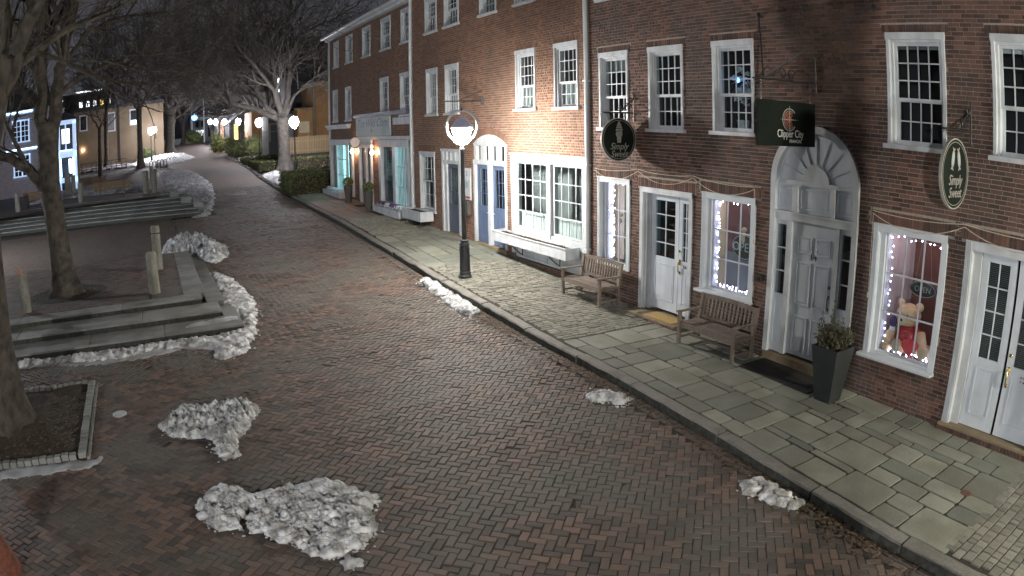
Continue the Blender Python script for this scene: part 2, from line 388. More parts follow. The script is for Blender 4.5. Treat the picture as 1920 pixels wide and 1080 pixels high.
# pavement, kerb
side = sheet('sidewalk', MT['joint'], lambda y: kx(y)+.18, lambda y: 9.74, list(np.arange(-3, 37.9, .5)), -.02, 2, zf=sz)
kerb = sheet('kerb', MT['joint'], lambda y: kx(y)+.01, lambda y: kx(y)+.2, list(np.arange(-3, 60, .5)), -.03, 1, zf=sz)
ends = [-1.2, .9, 2.9, 4.45, 6.35, 8.5, 10.1, 11.95, 13.9, 16.1, 18.2, 20.0, 22.4, 24.3, 26.9, 28.6, 31.0, 33.2, 35.2, 37.4]
for a, b in zip(ends[:-1], ends[1:]):
    mb = MB(); n = 11; a += .016; b -= .016; jx = rng.uniform(-.022, .018); jz = rng.uniform(-.022, .012)
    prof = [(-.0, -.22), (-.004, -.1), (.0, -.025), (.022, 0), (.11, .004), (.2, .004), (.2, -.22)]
    for i in range(n):
        y = a+(b-a)*i/(n-1)
        for px_, pz in prof:
            mb.v.append((kx(y)+px_+jx+rng.uniform(-.009, .009), y, sz(y)+pz+jz+rng.uniform(-.005, .005)))
    m5 = len(prof)
    for i in range(n-1):
        for k in range(m5-1): q = i*m5+k; mb.f.append((q, q+m5, q+m5+1, q+1))
    mb.f.append(tuple(range(m5))); mb.f.append(tuple(reversed(range((n-1)*m5, n*m5))))
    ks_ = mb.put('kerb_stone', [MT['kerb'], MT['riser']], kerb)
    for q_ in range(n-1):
        for k in (0, 1): ks_.data.polygons[q_*(m5-1)+k].material_index = 1  # road-side face takes the dark riser colour, its shade painted in
def poly_stone(mb_or_parent, pts, z0f, top, mt, name='flagstone', chips=0):
    "irregular flat stone with eased edges from an outline"
    n = len(pts); cx = sum(p[0] for p in pts)/n; cy = sum(p[1] for p in pts)/n; mb = MB()
    for s_, dz in ((1, -.045), (1, -.006), (.975, 0)):
        for p in pts:
            x = cx+(p[0]-cx)*s_; y = cy+(p[1]-cy)*s_; mb.v.append((x, y, z0f(y)+dz+top))
    for r_ in range(2):
        for k in range(n): k2 = (k+1) % n; mb.f.append((r_*n+k, r_*n+k2, (r_+1)*n+k2, (r_+1)*n+k))
    mb.f.append(tuple(2*n+k for k in range(n)))
    return mb.put(name, mt, mb_or_parent)
def flags(y0, y1, mt, unit=.155, big=(2, 3, 4, 5)):
    "ashlar flags: greedy packing of a grid"
    W = int((9.70-kx((y0+y1)/2)-.22)/unit); H = int(round((y1-y0)/unit)); occ = [[0]*W for _ in range(H)]
    xr = lambda y, i: kx(y)+.215+(9.695-kx(y)-.215)*i/W; uy = (y1-y0)/H; g = .015
    for j in range(H):
        for i in range(W):
            if occ[j][i]: continue
            a = rng.choice(big); b = rng.choice(big)
            if a*b > 16 and rng.random() < .5: a -= 1
            while a > 1 and (i+a > W or any(occ[j][i:i+a])): a -= 1
            b = min(b, H-j)
            if a*b < 5: b = min(3, H-j)
            if W-(i+a) == 1: a += 1
            if H-(j+b) == 1: b += 1
            for q in range(j, min(j+b, H)):
                if any(occ[q][i:i+a]): b = q-j; break
            for q in range(j, j+b):
                for r_ in range(i, i+a): occ[q][r_] = 1
            ya, yb = y0+j*uy+g, y0+(j+b)*uy-g
            c = [(xr(ya, i)+g, ya), (xr(ya, i+a)-g, ya), (xr(yb, i+a)-g, yb), (xr(yb, i)+g, yb)]
            pts = []
            for k in range(4):
                p, q = c[k], c[(k+1) % 4]; cut = rng.choice([0, 0, 0, .03, .06]) ; L = math.dist(p, q)
                pts.append((p[0]+(q[0]-p[0])*(.02+cut)/L+rng.uniform(-.006, .006), p[1]+(q[1]-p[1])*(.02+cut)/L+rng.uniform(-.006, .006)))
                pts.append((p[0]+(q[0]-p[0])*.5+rng.uniform(-.008, .008), p[1]+(q[1]-p[1])*.5+rng.uniform(-.008, .008)))
                pts.append((q[0]-(q[0]-p[0])*.02/L, q[1]-(q[1]-p[1])*.02/L))
            poly_stone(side, pts, sz, rng.uniform(-.004, .005), mt)
flags(2.36, 10.9, MT['flag'])
flags(17.6, 22.6, MT['flag'], .19)
MT['flag2'] = mat('pinkish_flagstone', (.13, .105, .095), (.19, .155, .14), .75, 2.5, .4, .4, 22)
flags(27.2, 34.6, MT['flag2'], .30)
setts = []
def sett_rows(y0, y1, ly=.115, lx=.23):
    y = y0
    while y < y1:
        h = ly*rng.uniform(.85, 1.2); x = kx(y)+.23+rng.uniform(0, .1)
        while x < 9.66:
            L = min(lx*rng.uniform(.65, 1.25), 9.69-x)
            if L > .06: setts.append((x+L/2, y+h/2, sz(y)+rng.uniform(-.008, .006), L-.018, h-.016, .06, rng.gauss(0, .02), rng.gauss(0, .03), rng.gauss(0, .04)))
            x += L
        y += h
sett_rows(10.95, 17.55); sett_rows(22.65, 27.15, .13, .24); sett_rows(34.65, 37.5, .14, .26); sett_rows(-.6, 2.33, .135, .17)
bricks(setts, 'sett', MT['sett'], side, 300)
# dull round valve cover in the flags, drain grate in the street, round utility cover
o = MB().lathe((8.02, 2.86, sz(2.86)-.02), [(.085, 0), (.085, .028), (.07, .032)], 14).put('valve_cover', MT['orange'], None); o.data.materials[0] = mat('rusty_iron', (.08, .04, .03), (.13, .07, .05), .9, 20, 0, .5, 60)
props(o, 'small rusty round valve cover set among the bluestone flags', 'valve cover')
o = MB().lathe((-1.12, 11.3, gz(11.3)-.01), [(.13, 0), (.13, .022), (.11, .034), (0.02, .036)], 20).put('utility_cap', MT['ice'], None); props(o, 'small pale round cap lying flat on the dark brick paving beside the tree bed', 'utility cap')
t = thing('drain_grate', (4.98, 41.9, gz(41.9)), 'dark iron drain grate lying across the middle of the distant brick street', 'drain grate')
mb = MB().box(4.45, 5.5, 41.65, 41.7, gz(41.9), gz(41.9)+.015).box(4.45, 5.5, 42.1, 42.15, gz(41.9), gz(41.9)+.015).box(4.45, 4.5, 41.7, 42.1, gz(41.9), gz(41.9)+.015).box(5.45, 5.5, 41.7, 42.1, gz(41.9), gz(41.9)+.015); mb.put('frame', MT['blackiron'], t)
mb = MB(); [mb.box(4.53+.075*i, 4.57+.075*i, 41.7, 42.1, gz(41.9), gz(41.9)+.013) for i in range(12)]; mb.put('grille', MT['blackiron'], t)

# ------------------------------------------------------------------ plaza: three broad granite steps and a brick terrace
plaza = sheet('plaza_terrace', MT['joint'], lambda y: -12, lambda y: .64 if y < 24 else .64, [17.0, 19, 21, 23, 24.0], .0, 4, zf=lambda y: .625)
def slabrow(parent, x0, x1, y0, y1, zt, th, mt, seg, name='granite_slab', along='x'):
    a, b = (x0, x1) if along == 'x' else (y0, y1); p = a
    while p < b-.05:
        q = min(b, p+seg*rng.uniform(.75, 1.3))
        if b-q < .5: q = b
        j = rng.uniform(-.006, .006)
        mb = MB()
        if along == 'x': mb.box(p+.006, q-.006, y0+j, y1, zt-th, zt+j*.5)
        else: mb.box(x0, x1+j, p+.006, q-.006, zt-th, zt+j*.5)
        mb.put(name, mt, parent, bevel=.012); p = q
# treads: z .34 (front), .49, .64; each row's slab overhangs a darker riser
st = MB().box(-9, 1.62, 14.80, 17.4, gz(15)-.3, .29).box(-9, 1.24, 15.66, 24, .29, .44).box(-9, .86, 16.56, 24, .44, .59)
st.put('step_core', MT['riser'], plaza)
slabrow(plaza, -9, 1.66, 14.74, 15.66, .34, .05, MT['slab'], 2.3)
slabrow(plaza, -9, 1.28, 15.60, 16.56, .49, .05, MT['slab'], 2.6)
slabrow(plaza, -9, .90, 16.50, 17.02, .64, .05, MT['slab'], 2.4)
slabrow(plaza, .46, 1.0, 17.03, 24.0, .642, .12, MT['slab'], 1.3, along='y')
slabrow(plaza, 1.0, 1.42, 16.57, 24.0, .491, .12, MT['slab'], 2.6, along='y')
slabrow(plaza, 1.30, 1.66, 15.67, 16.9, .341, .12, MT['slab'], 1.3, along='y')
# terrace bricks laid in courses
ti = []
y = 17.08
r_ = 0
while y < 24.0:
    x = -.27*y-.6+(.1 if r_ % 2 else 0)
    while x < .43:
        if math.hypot(x+2.9, (y-19.2)) > 1.15: ti.append((x, y+.05, .64+rng.uniform(-.004, .003), .2, .097, .04, rng.gauss(0, .01), rng.gauss(0, .012), rng.gauss(0, .012)))
        x += .207
    y += .105; r_ += 1
bricks(ti, 'brick', MT['paver'], plaza, 60, key=lambda t: t[0]**2+t[1]**2)
MB().box(-.42, -.36, 17.05, 23.9, .63, .646).put('paving_channel', MT['joint'], plaza)
# brick ground between terrace and far steps is the far_street sheet + dark sheet
sheet('plaza_ground', MT['farpave'], lambda y: -13, lambda y: .7, list(np.arange(24, 35.5, 1.0)), .008, 4)
# ------------------------------------------------------------------ far flight of six granite steps up to the upper plaza
up = thing('stone_steps', (-3.2, 35, .77), 'far flight of six wide snow-dusted granite steps rising to the upper plaza', 'steps')
ang = math.atan2(37.15-34.25, -8.6-2.15)                       # the flight runs slightly askew
d = Vector((math.cos(ang), math.sin(ang), 0)); nrm = Vector((-d.y, d.x, 0)); nrm = nrm if nrm.y > 0 else -nrm
for k in range(6):
    z1 = .77+.14*(k+1); back = .82 if k < 5 else .9
    a = Vector((2.15-.33*k, 34.25, 0))+nrm*(.8*k)
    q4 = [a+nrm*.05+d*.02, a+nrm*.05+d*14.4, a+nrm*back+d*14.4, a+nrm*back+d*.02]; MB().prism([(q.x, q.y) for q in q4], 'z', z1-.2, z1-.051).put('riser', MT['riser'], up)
    Ls = [0, 2.4, 5.0, 7.2, 9.8, 12.0, 14.5]
    for s0, s1 in zip(Ls[:-1], Ls[1:]):
        mb = MB(); p = [a+d*(s0+.01), a+d*(s1-.01), a+d*(s1-.01)+nrm*back, a+d*(s0+.01)+nrm*back]
        mb.prism([(q.x, q.y) for q in p], 'z', z1-.05, z1+rng.uniform(-.006, .006)); mb.put('granite_slab', MT['slab'], up)
upper = thing('upper_plaza_wall', (1.2, 38, .8), 'low granite cheek wall stepping down beside the far flight of steps', 'wall')
for (xa, xb, ya, yb, z) in ((.75, 1.25, 38.2, 40.6, 1.75), (1.3, 1.85, 36.6, 38.5, 1.5), (1.9, 2.4, 35.3, 36.8, 1.25), (.6, 1.1, 40.7, 43.5, 1.85)):
    MB().box(xa, xb, ya, yb, gz(ya)-.1, z).put('granite_block', MT['slab'], upper, bevel=.02)
sheet('upper_plaza', MT['farpave'], lambda y: -40, lambda y: .55, [38.1, 42, 48, 54, 60, 64, 70, 85, 110], 0, 4, zf=lambda y: max(1.615, gz(y)+.02))
# ------------------------------------------------------------------ tree bed near left, edged with small setts
bed = thing('tree_bed', (-3, 11.4, .1), 'square tree bed of dark mulch edged with pale granite setts around the nearest trunk', 'tree bed')
mb = MB(); nx = 24; ny = 20
for j in range(ny+1):
    for i in range(nx+1):
        x = -5.2+(-1.80+5.2)*i/nx; y = 9.88+(12.88-9.88)*j/ny; mb.v.append((x, y, gz(y)+.02+.05*noise.noise((x*2.2, y*2.2, 0))+.035*noise.noise((x*9, y*9, 0))+.16*math.exp(-((x+3.3)**2+(y-11.4)**2)/.5)))
for j in range(ny):
    for i in range(nx): q = j*(nx+1)+i; mb.f.append((q, q+1, q+nx+2, q+nx+1))
mb.put('mulch', MT['soil'], bed)
es = []
for y in np.arange(9.82, 12.9, .125): es.append((-1.72, y, gz(y)+.09+rng.uniform(-.012, .01), .105, .13, .09, math.pi/2+rng.gauss(0, .04), rng.gauss(0, .04), rng.gauss(0, .04)))
for y in np.arange(9.82, 12.9, .22): es.append((-1.615, y, gz(y)+.05+rng.uniform(-.01, .01), .2, .05, .09, math.pi/2+rng.gauss(0, .02), 0, 0))
for x in np.arange(-5.0, -1.75, .13): es.append((x, 9.80, gz(9.8)+.09+rng.uniform(-.012, .01), .115, .12, .09, rng.gauss(0, .04), rng.gauss(0, .04), rng.gauss(0, .04)))
for x in np.arange(-5.0, -1.75, .13): es.append((x, 12.94, gz(12.9)+.07+rng.uniform(-.012, .01), .11, .11, .09, rng.gauss(0, .04), rng.gauss(0, .04), rng.gauss(0, .04)))
bricks(es, 'sett', MT['slab'], bed, 300)
# loose litter in the gutter and beds
def litter(name, label, n, fn, size=(.015, .04), mt='litter'):
    mb = MB()
    for _ in range(n):
        x, y, z = fn(); s_ = rng.uniform(*size); a = rng.uniform(0, 6.3); t_ = [rng.uniform(-.5, .5)*s_ for _ in range(4)]
        b = len(mb.v)
        for k, (u, v) in enumerate(((-1, -.6), (1, -.5), (.9, .6), (-.8, .7))):
            mb.v.append((x+s_*(u*math.cos(a)-v*math.sin(a)), y+s_*(u*math.sin(a)+v*math.cos(a)), z+.012+abs(t_[k])))
        mb.f.append((b, b+1, b+2, b+3))
    return props(mb.put(name, MT[mt], None), label, 'leaf litter', kind='stuff')
def gut():
    y = rng.choice([rng.gauss(9.0, .8), rng.gauss(4.6, .9), rng.gauss(12.9, .6), rng.uniform(2, 14)]); x = kx(y)-abs(rng.gauss(.0, .22))-.01
    return x, y, gz(y)
litter('leaf_litter', 'dry brown leaves gathered in the gutter along the granite kerb', 3600, gut, (.008, .026))
litter('leaf_litter', 'scattered brown leaves on the mulch of the nearest tree bed', 1500, lambda: (rng.uniform(-5, -1.85), rng.uniform(9.9, 12.8), gz(11)+.05), (.01, .03))
litter('leaf_litter', 'dry leaves and bark around the foot of the terrace tree', 700, lambda: (-2.9+rng.gauss(0, .7), 19.2+rng.gauss(0, .7), .645), (.012, .04))
# ================================================================== BRICK ROW ON THE RIGHT
FX = 9.70
def bpart(parent, name, mt, boxes, bevel=0):
    "each group of touching boxes becomes one object"
    left = list(boxes); first = None; T = .006
    while left:
        comp = [left.pop(0)]; grow_ = True
        while grow_:
            grow_ = False
            for b in list(left):
                if any(all(b[2*k] <= c[2*k+1]+T and c[2*k] <= b[2*k+1]+T for k in range(3)) for c in comp): comp.append(b); left.remove(b); grow_ = True
        mb = MB()
        for b in comp: mb.box(*b)
        o = mb.put(name, MT[mt] if isinstance(mt, str) else mt, parent, bevel=bevel); first = first or o
    return first
def archspan(cy, cz, r, z):
    "half-width of a round head at height z"
    if z <= cz: return r
    return math.sqrt(max(0, r*r-(z-cz)**2))
def wall(bld, y0, y1, z0, z1, openings, arches, soldiers, mt, nsingle=300):
    "openings (ya,yb,za,zb); arches (cy, halfwidth, zbase, zspring, rise)"
    def cuts(z):
        c = [(a, b) for a, b, c0, c1 in openings if c0 < z < c1]
        for cy, hw, zb, zs, rise in arches:
            if zb < z <= zs: c.append((cy-hw, cy+hw))
            elif zs < z < zs+rise:
                R = (hw*hw+rise*rise)/(2*rise); cz = zs+rise-R; h = math.sqrt(max(0, R*R-(z-cz)**2)); c.append((cy-h, cy+h))
        return c
    # mortar bed, cut in thin bands
    zs_ = {z0, z1}
    for a, b, c0, c1 in openings: zs_ |= {max(z0, c0), min(z1, c1)}
    for cy, hw, zb, zs, rise in arches: zs_ |= {max(z0, zb), zs}|{zs+rise*k/14 for k in range(15)}
    zs_ = sorted(zs_); mb = MB()
    for a, b in zip(zs_[:-1], zs_[1:]):
        if b-a < 1e-4: continue
        c = sorted(cuts((a+b)/2)); p = y0
        for u, v in c+[(y1, y1)]:
            if u > p+1e-4: mb.box(FX+.010, FX+.26, p, min(u, y1), a, b)
            p = max(p, v)
    mb.put('mortar', MT['mortar'], bld)
    items = []; n = 0; z = z0; h = .0675
    sold = [(a, b, c, d_) for a, b, c, d_ in soldiers]
    while z < z1-.03:
        zm = z+.029; base = y0-rng.uniform(0, .1)+(.105 if n % 2 else 0)
        hdr = (n % 7 == 6); L0 = .098 if hdr else .203; st_ = .108 if hdr else .213
        c = sorted(cuts(zm)+[(a, b) for a, b, c0, c1 in sold if c0-.01 < zm < c1+.01])
        p = y0; iv = []
        for u, v in c+[(y1, y1)]:
            if u > p+.02: iv.append((p, min(u, y1)))
            p = max(p, v)
        y = base-.2
        while y < y1:
            for a, b in iv:
                s_, e_ = max(y, a+.004), min(y+L0, b-.004)
                if e_-s_ > .03:
                    gyw = sz((s_+e_)/2)-.12
                    if zm > gyw: items.append((FX+rng.uniform(-.003, .0015), (s_+e_)/2, zm, e_-s_, .0575, .03, 0, rng.gauss(0, .006), rng.gauss(0, .02)))
            y += st_
        z += h; n += 1
    for a, b, c0, c1 in sold:
        y = a+.002
        while y < b-.03:
            items.append((FX+rng.uniform(-.003, .001), y+.031, (c0+c1)/2, .058, c1-c0-.008, .03, 0, rng.gauss(0, .01), 0)); y += .0665
    bricks(items, 'brick', MT[mt], bld, nsingle, key=lambda t: t[0]**2+t[1]**2+(t[2]-4.2)**2+(100 if t[1] < 2.2 or t[2] > 7.2 else 0), orient='x')
    return len(items)
PANES = {}
def pane(parent, y, z, wy, hz, x, name='pane', mt='glass'):
    key = (round(wy, 3), round(hz, 3), mt)
    if key not in PANES:
        mb = MB(); mb.box(-.0025, .0025, -wy/2, wy/2, -hz/2, hz/2); PANES[key] = mb.mesh('pane', MT[mt])
    return link(name, PANES[key], parent, (x, y, z), (0, rng.gauss(0, .006), rng.gauss(0, .008)))
def grid(sash_mb, parent, ya, yb, za, zb, x, cols, rows, rail=.045, mun=.022, botrail=None, th=.035, panes=True):
    "a glazed sash: rails, muntins and one pane per light"
    br = botrail or rail
    sash_mb.box(x, x+th, ya, ya+rail, za, zb); sash_mb.box(x, x+th, yb-rail, yb, za, zb)
    sash_mb.box(x+.001, x+th-.001, ya+rail, yb-rail, za, za+br); sash_mb.box(x+.001, x+th-.001, ya+rail, yb-rail, zb-rail, zb)
    iy0, iy1, iz0, iz1 = ya+rail, yb-rail, za+br, zb-rail
    cw = (iy1-iy0)/cols; rh = (iz1-iz0)/rows
    for i in range(1, cols): sash_mb.box(x+.006, x+th-.008, iy0+cw*i-mun/2, iy0+cw*i+mun/2, iz0, iz1)
    for j in range(1, rows): sash_mb.box(x+.004, x+th-.010, iy0, iy1, iz0+rh*j-mun/2, iz0+rh*j+mun/2)
    if panes:
        return [(iy0+cw*(i+.5), iz0+rh*(j+.5), cw, rh, x+th*.5) for i in range(cols) for j in range(rows)]
    return []
def sash_window(bld, y0, y1, z0, z1, zr, cols=4, rt=3, rb=2, back='dark', blind=None, casing=.10, label=None, lowback=None, sill=True, trim='white'):
    mb = MB(); o0 = -.03
    mb.box(FX+o0, FX+.13, y0, y0+casing*.55, z0, z1).box(FX+o0, FX+.13, y1-casing*.55, y1, z0, z1).box(FX+o0-.006, FX+.13, y0-.012, y1+.012, z1-.10, z1+.012)
    mb.box(FX+.03, FX+.2, y0+casing*.55, y0+casing, z0, z1-.1).box(FX+.03, FX+.2, y1-casing, y1-casing*.55, z0, z1-.1).box(FX+.03, FX+.2, y0+casing, y1-casing, z1-.14, z1-.1)
    win = mb.put('window', MT[trim], bld)
    if label: win['label'] = label
    if sill: bpart(win, 'sill', trim, [(FX-.075, FX+.15, y0-.07, y1+.07, z0-.075, z0)], bevel=.006)
    ya, yb = y0+casing, y1-casing; ztop = z1-.14
    s1 = MB(); P = grid(s1, win, ya, yb, zr, ztop, FX+.07, cols, rt, .05, .02); s1.put('upper_sash', MT[trim], win)
    s2 = MB(); Q = grid(s2, win, ya+.002, yb-.002, z0, zr+.04, FX+.125, cols, rb, .05, .02, .07); s2.put('lower_sash', MT[trim], win)
    for y, z, a, b, x in P+Q: pane(win, y, z, a, b, x)
    # room behind: a shallow dark recess, with a blind where one shows
    r = MB(); r.box(FX+.9, FX+.92, y0-.3, y1+.3, z0-.3, z1+.1).box(FX+.27, FX+.9, y0-.32, y0-.3, z0-.3, z1+.1).box(FX+.27, FX+.9, y1+.3, y1+.32, z0-.3, z1+.1).box(FX+.27, FX+.92, y0-.32, y1+.32, z0-.32, z0-.3).box(FX+.27, FX+.92, y0-.32, y1+.32, z1+.1, z1+.12)
    r.put('room', MT[back], win)
    if blind: bpart(win, 'blind', blind[0], [(FX+.19, FX+.2, ya, yb, z0+.05 if blind[1] == 'low' else ztop-blind[1], (zr if blind[1] == 'low' else ztop))])
    return win
def paneled(mb, x, ya, yb, za, zb, pw=.012):
    "raised moulding round a recessed panel"
    m_ = .03
    mb.box(x-pw, x, ya, ya+m_, za, zb).box(x-pw, x, yb-m_, yb, za, zb).box(x-pw+.001, x, ya+m_, yb-m_, za, za+m_).box(x-pw+.001, x, ya+m_, yb-m_, zb-m_, zb)
    mb.box(x-pw*.5, x, ya+m_+.02, yb-m_-.02, za+m_+.02, zb-m_-.02)
def glazed_door(bld, ya, yb, za, zb, x, cols, rows, gz0, mt='white2', panelsplit=1, label=None, blind=None, name='door'):
    mb = MB(); st_ = .11 if yb-ya > .5 else .09
    mb.box(x, x+.045, ya, ya+st_, za, zb).box(x, x+.045, yb-st_, yb, za, zb).box(x+.001, x+.044, ya+st_, yb-st_, zb-.12, zb).box(x+.001, x+.044, ya+st_, yb-st_, za, gz0)
    P = grid(mb, None, ya+st_-.01, yb-st_+.01, gz0-.01, zb-.11, x+.006, cols, rows, .02, .02)
    pz0, pz1 = za+.20, gz0-.12
    for k in range(panelsplit):
        a = ya+st_+(yb-ya-2*st_)*k/panelsplit; b = ya+st_+(yb-ya-2*st_)*(k+1)/panelsplit; paneled(mb, x+.001, a+.01, b-.01, pz0, pz1)
    d_ = mb.put(name, MT[mt], bld)
    if label: d_['label'] = label
    for y, z, a, b, xx in P: pane(d_, y, z, a, b, xx)
    if blind:
        mb = MB(); z = gz0
        while z < zb-.13: mb.box(x+.05, x+.075, ya+st_, yb-st_, z, z+.012); z += .028
        mb.put('venetian_blind', MT[blind], d_)
    return d_
def handle_set(door, y, z, x):
    mb = MB()
    mb.tube([(x, y, z-.12), (x-.045, y, z-.14), (x-.055, y, z-.24), (x-.045, y, z-.34), (x, y, z-.36)], [.012, .014, .016, .014, .012], 8)
    mb.box(x-.012, x+.001, y-.022, y+.022, z-.20, z-.08).box(x-.012, x+.001, y-.018, y+.018, z-.39, z-.33)
    MB().lathe((x-.02, y, z+.06), [(.008, 0), (.028, .01), (.028, .05), (.008, .06)], 12, .5, 1).put('lock', MT['brass'], door, smooth=True)
    return mb.put('handle', MT['brass'], door, smooth=True)
def text_mesh(body, size, mt, loc, rot, ext=.004, shear=0, align='CENTER', xs=1.0, parent=None, name='lettering'):
    c = bpy.data.curves.new(name, 'FONT'); c.body = body; c.size = size; c.extrude = ext; c.shear = shear; c.align_x = align; c.resolution_u = 3
    o = bpy.data.objects.new(name, c); me = bpy.data.meshes.new_from_object(o); bpy.data.objects.remove(o); bpy.data.curves.remove(c)
    me.materials.clear(); me.materials.append(MT[mt])
    return link(name, me, parent, loc, rot, (xs, 1, 1))
TOY = (rad(90), 0, rad(-90))      # lettering on the wall, facing the street (-x)
TOV = (rad(90), 0, 0)             # lettering facing the viewer (-y)

# ---------------------------------------------------------------- building at the right (numbers 14 and 16)
B1 = thing('brick_building', (FX, 7.0, 0), 'dark red brick shop building with an arched white doorway and house numbers 14 and 16', 'building', 'brick row buildings along the pavement')
W2F = [(12.36, 13.42), (10.58, 11.65), (8.66, 9.73), (4.66, 5.75), (2.76, 3.83), (.8, 1.87)]
ops = [(a, b, 4.12, 5.84) for a, b in W2F]+[(a, b, 7.15, 8.8) for a, b in W2F]
ops += [(12.31, 13.51, .95, 2.98), (10.30, 11.95, .20, 2.86), (8.60, 10.02, 1.0, 2.93), (4.55, 5.97, .74, 2.86), (2.45, 4.22, .0, 2.86)]
sold = [(a-.08, b+.08, 5.85, 5.98) for a, b in W2F]+[(12.2, 13.62, 2.99, 3.19), (10.2, 12.05, 2.87, 3.07), (8.5, 10.12, 2.94, 3.14), (4.45, 6.07, 2.87, 3.07), (2.35, 4.32, 2.87, 3.07)]
n1 = wall(B1, -.6, 13.82, -.2, 9.2, ops, [(7.26, .97, .2, 3.33, .97)], sold, 'brick')
ws = ['dark']*6
for k, (a, b) in enumerate(W2F):
    bl = ('curtain', .10) if k >= 3 else None
    if k == 3: bl = ('greyint', .09)
    if k == 0: bl = ('greyint', .3)
    if k == 1: bl = ('greyint', .05)
    sash_window(B1, a, b, 4.12, 5.84, 4.79, back='dark', blind=bl)
for a, b in W2F: sash_window(B1, a, b, 7.15, 8.8, 7.85, back='dark')
# cornice far above the frame closes the wall, with the roof behind
bpart(B1, 'cornice', 'white', [(FX-.3, FX+.1, -.6, 13.82, 9.2, 9.45)])
MB().prism([(FX-.3, 9.45), (FX+5, 11.6), (FX+10, 9.45)], 'y', -.6, 13.82).put('roof', MT['roof'], B1)
bpart(B1, 'rear_wall', 'darkwall', [(FX+1.6, FX+10, -.6, 13.82, -.3, 9.4)])
# --- number 14: arched surround, sidelights, six-panel door
aw = MB(); cy = 7.26; sp = 3.33
aw.ringx(cy, sp, .84, .965, FX-.045, FX+.16, 0, 180, 36)
aw.box(FX-.045, FX+.16, cy-.965, cy-.86, .24, sp).box(FX-.045, FX+.16, cy+.86, cy+.965, .24, sp)
door14 = aw.put('door_surround', MT['white'], B1); door14['label'] = 'white arched door surround with fan panels above number 14'
f = MB(); f.prism([(cy+.86*math.cos(rad(t)), sp+.86*math.sin(rad(t))) for t in range(0, 181, 6)], 'x', FX+.06, FX+.09); f.put('fan_board', MT['white2'], door14)
f = MB(); f.ringx(cy, sp, .30, .325, FX+.045, FX+.06, 0, 180, 18); f.ringx(cy, sp, .79, .81, FX+.04, FX+.06, 0, 180, 26)
f.prism([(cy+.30*math.cos(rad(t)), sp+.30*math.sin(rad(t))) for t in range(0, 181, 10)], 'x', FX+.03, FX+.06)
for t in (22, 45, 68, 90, 112, 135, 158):
    c_, s_ = math.cos(rad(t)), math.sin(rad(t)); f.rbox((FX+.053, cy+.555*c_, sp+.555*s_), (.008, .235, .008), Matrix.Rotation(rad(t), 3, 'X'))
f.put('fan_ribs', MT['white'], door14)
f = MB(); f.box(FX+.02, FX+.13, cy-.86, cy+.86, sp-.05, sp+.02).box(FX-.02, FX+.13, cy-.86, cy+.86, 2.66, 2.80).box(FX-.05, FX+.13, cy-.9, cy+.9, 2.775, 2.81)
f.put('transom_rails', MT['white'], door14)
f = MB(); f.box(FX+.05, FX+.08, cy-.86, cy+.86, 2.80, sp-.05)
for a, b in ((-.86, -.46), (-.36, .36), (.46, .86)): paneled(f, FX+.05, cy+a+.03, cy+b-.03, 2.86, sp-.10, .02)
f.put('transom_panels', MT['white2'], door14)
f = MB()
for a in (-.41, .41): f.box(FX-.01, FX+.12, cy+a-.05, cy+a+.05, 2.81, sp-.05)
for a in (-.53, .53): f.box(FX-.0, FX+.16, cy+a-.05, cy+a+.05, .27, 2.66)
f.put('pilasters', MT['white'], door14)
for s_ in (-1, 1):
    a, b = (cy-.86, cy-.585) if s_ < 0 else (cy+.585, cy+.86)
    f = MB(); P = grid(f, None, a, b, 1.30, 2.60, FX+.03, 1, 3, .035, .025); f.box(FX+.03, FX+.07, a, b, .27, 1.30).box(FX+.03, FX+.07, a, b, 2.6, 2.66); paneled(f, FX+.03, a+.04, b-.04, .40, 1.2)
    o = f.put('sidelight', MT['white2'], door14)
    for y, z, u, v, x in P: pane(o, y, z, u, v, x)
    bpart(o, 'dark_room', 'dark', [(FX+.3, FX+.31, a-.05, b+.05, 1.1, 2.8)])
f = MB(); a, b = cy-.475, cy+.475; f.box(FX+.06, FX+.105, a, b, .30, 2.66)
w3 = (b-a)
for u0, u1 in ((.11, .455), (.545, .89)):
    for v0, v1 in ((.36, 1.02), (1.22, 1.98), (2.12, 2.42)): paneled(f, FX+.06, a+w3*u0, a+w3*u1, v0, v1, .018)
d14 = f.put('door', MT['white2'], B1); d14['label'] = 'white six-panel front door number 14'
MB().tube([(FX+.06, a+.07, 1.5), (FX+.01, a+.07, 1.45), (FX+.01, a+.07, 1.3), (FX+.06, a+.07, 1.25)], .012, 6).lathe((FX+.04, a+.07, 1.62), [(.02, 0), (.02, .04)], 8).put('handle', MT['blackiron'], d14)
text_mesh('14', .17, 'blackiron', (FX+.056, cy, 2.03), TOY, .004, 0, parent=d14, name='house_number')
bpart(B1, 'threshold', 'stone', [(FX-.06, FX+.2, cy-.94, cy+.94, sz(7)-.1, .25)], bevel=.01)
# --- number 16: double glazed doors standing a little inwards
jm = MB(); ya, yb = 10.30, 11.95
jm.box(FX-.03, FX+.22, ya, ya+.10, .22, 2.86).box(FX-.03, FX+.22, yb-.10, yb, .22, 2.86).box(FX-.035, FX+.22, ya, yb, 2.76, 2.875).box(FX+.1, FX+.3, yb-.22, yb-.10, .22, 2.76).box(FX+.02, FX+.05, yb-.16, yb-.10, .22, 2.76)
f16 = jm.put('door_frame', MT['white'], B1)
dl = glazed_door(B1, 10.84, 11.70, .30, 2.75, FX+.12, 2, 4, 1.42, label='left white glazed door leaf of number 16')
dr_ = glazed_door(B1, 10.41, 10.80, .30, 2.75, FX+.10, 2, 4, 1.42, label='right white glazed door leaf of number 16 with a brass handle')
handle_set(dr_, 10.755, 1.55, FX+.10); text_mesh('16', .13, 'blackiron', (FX+.098, 10.60, 1.28), TOY, .004, parent=dr_, name='house_number')
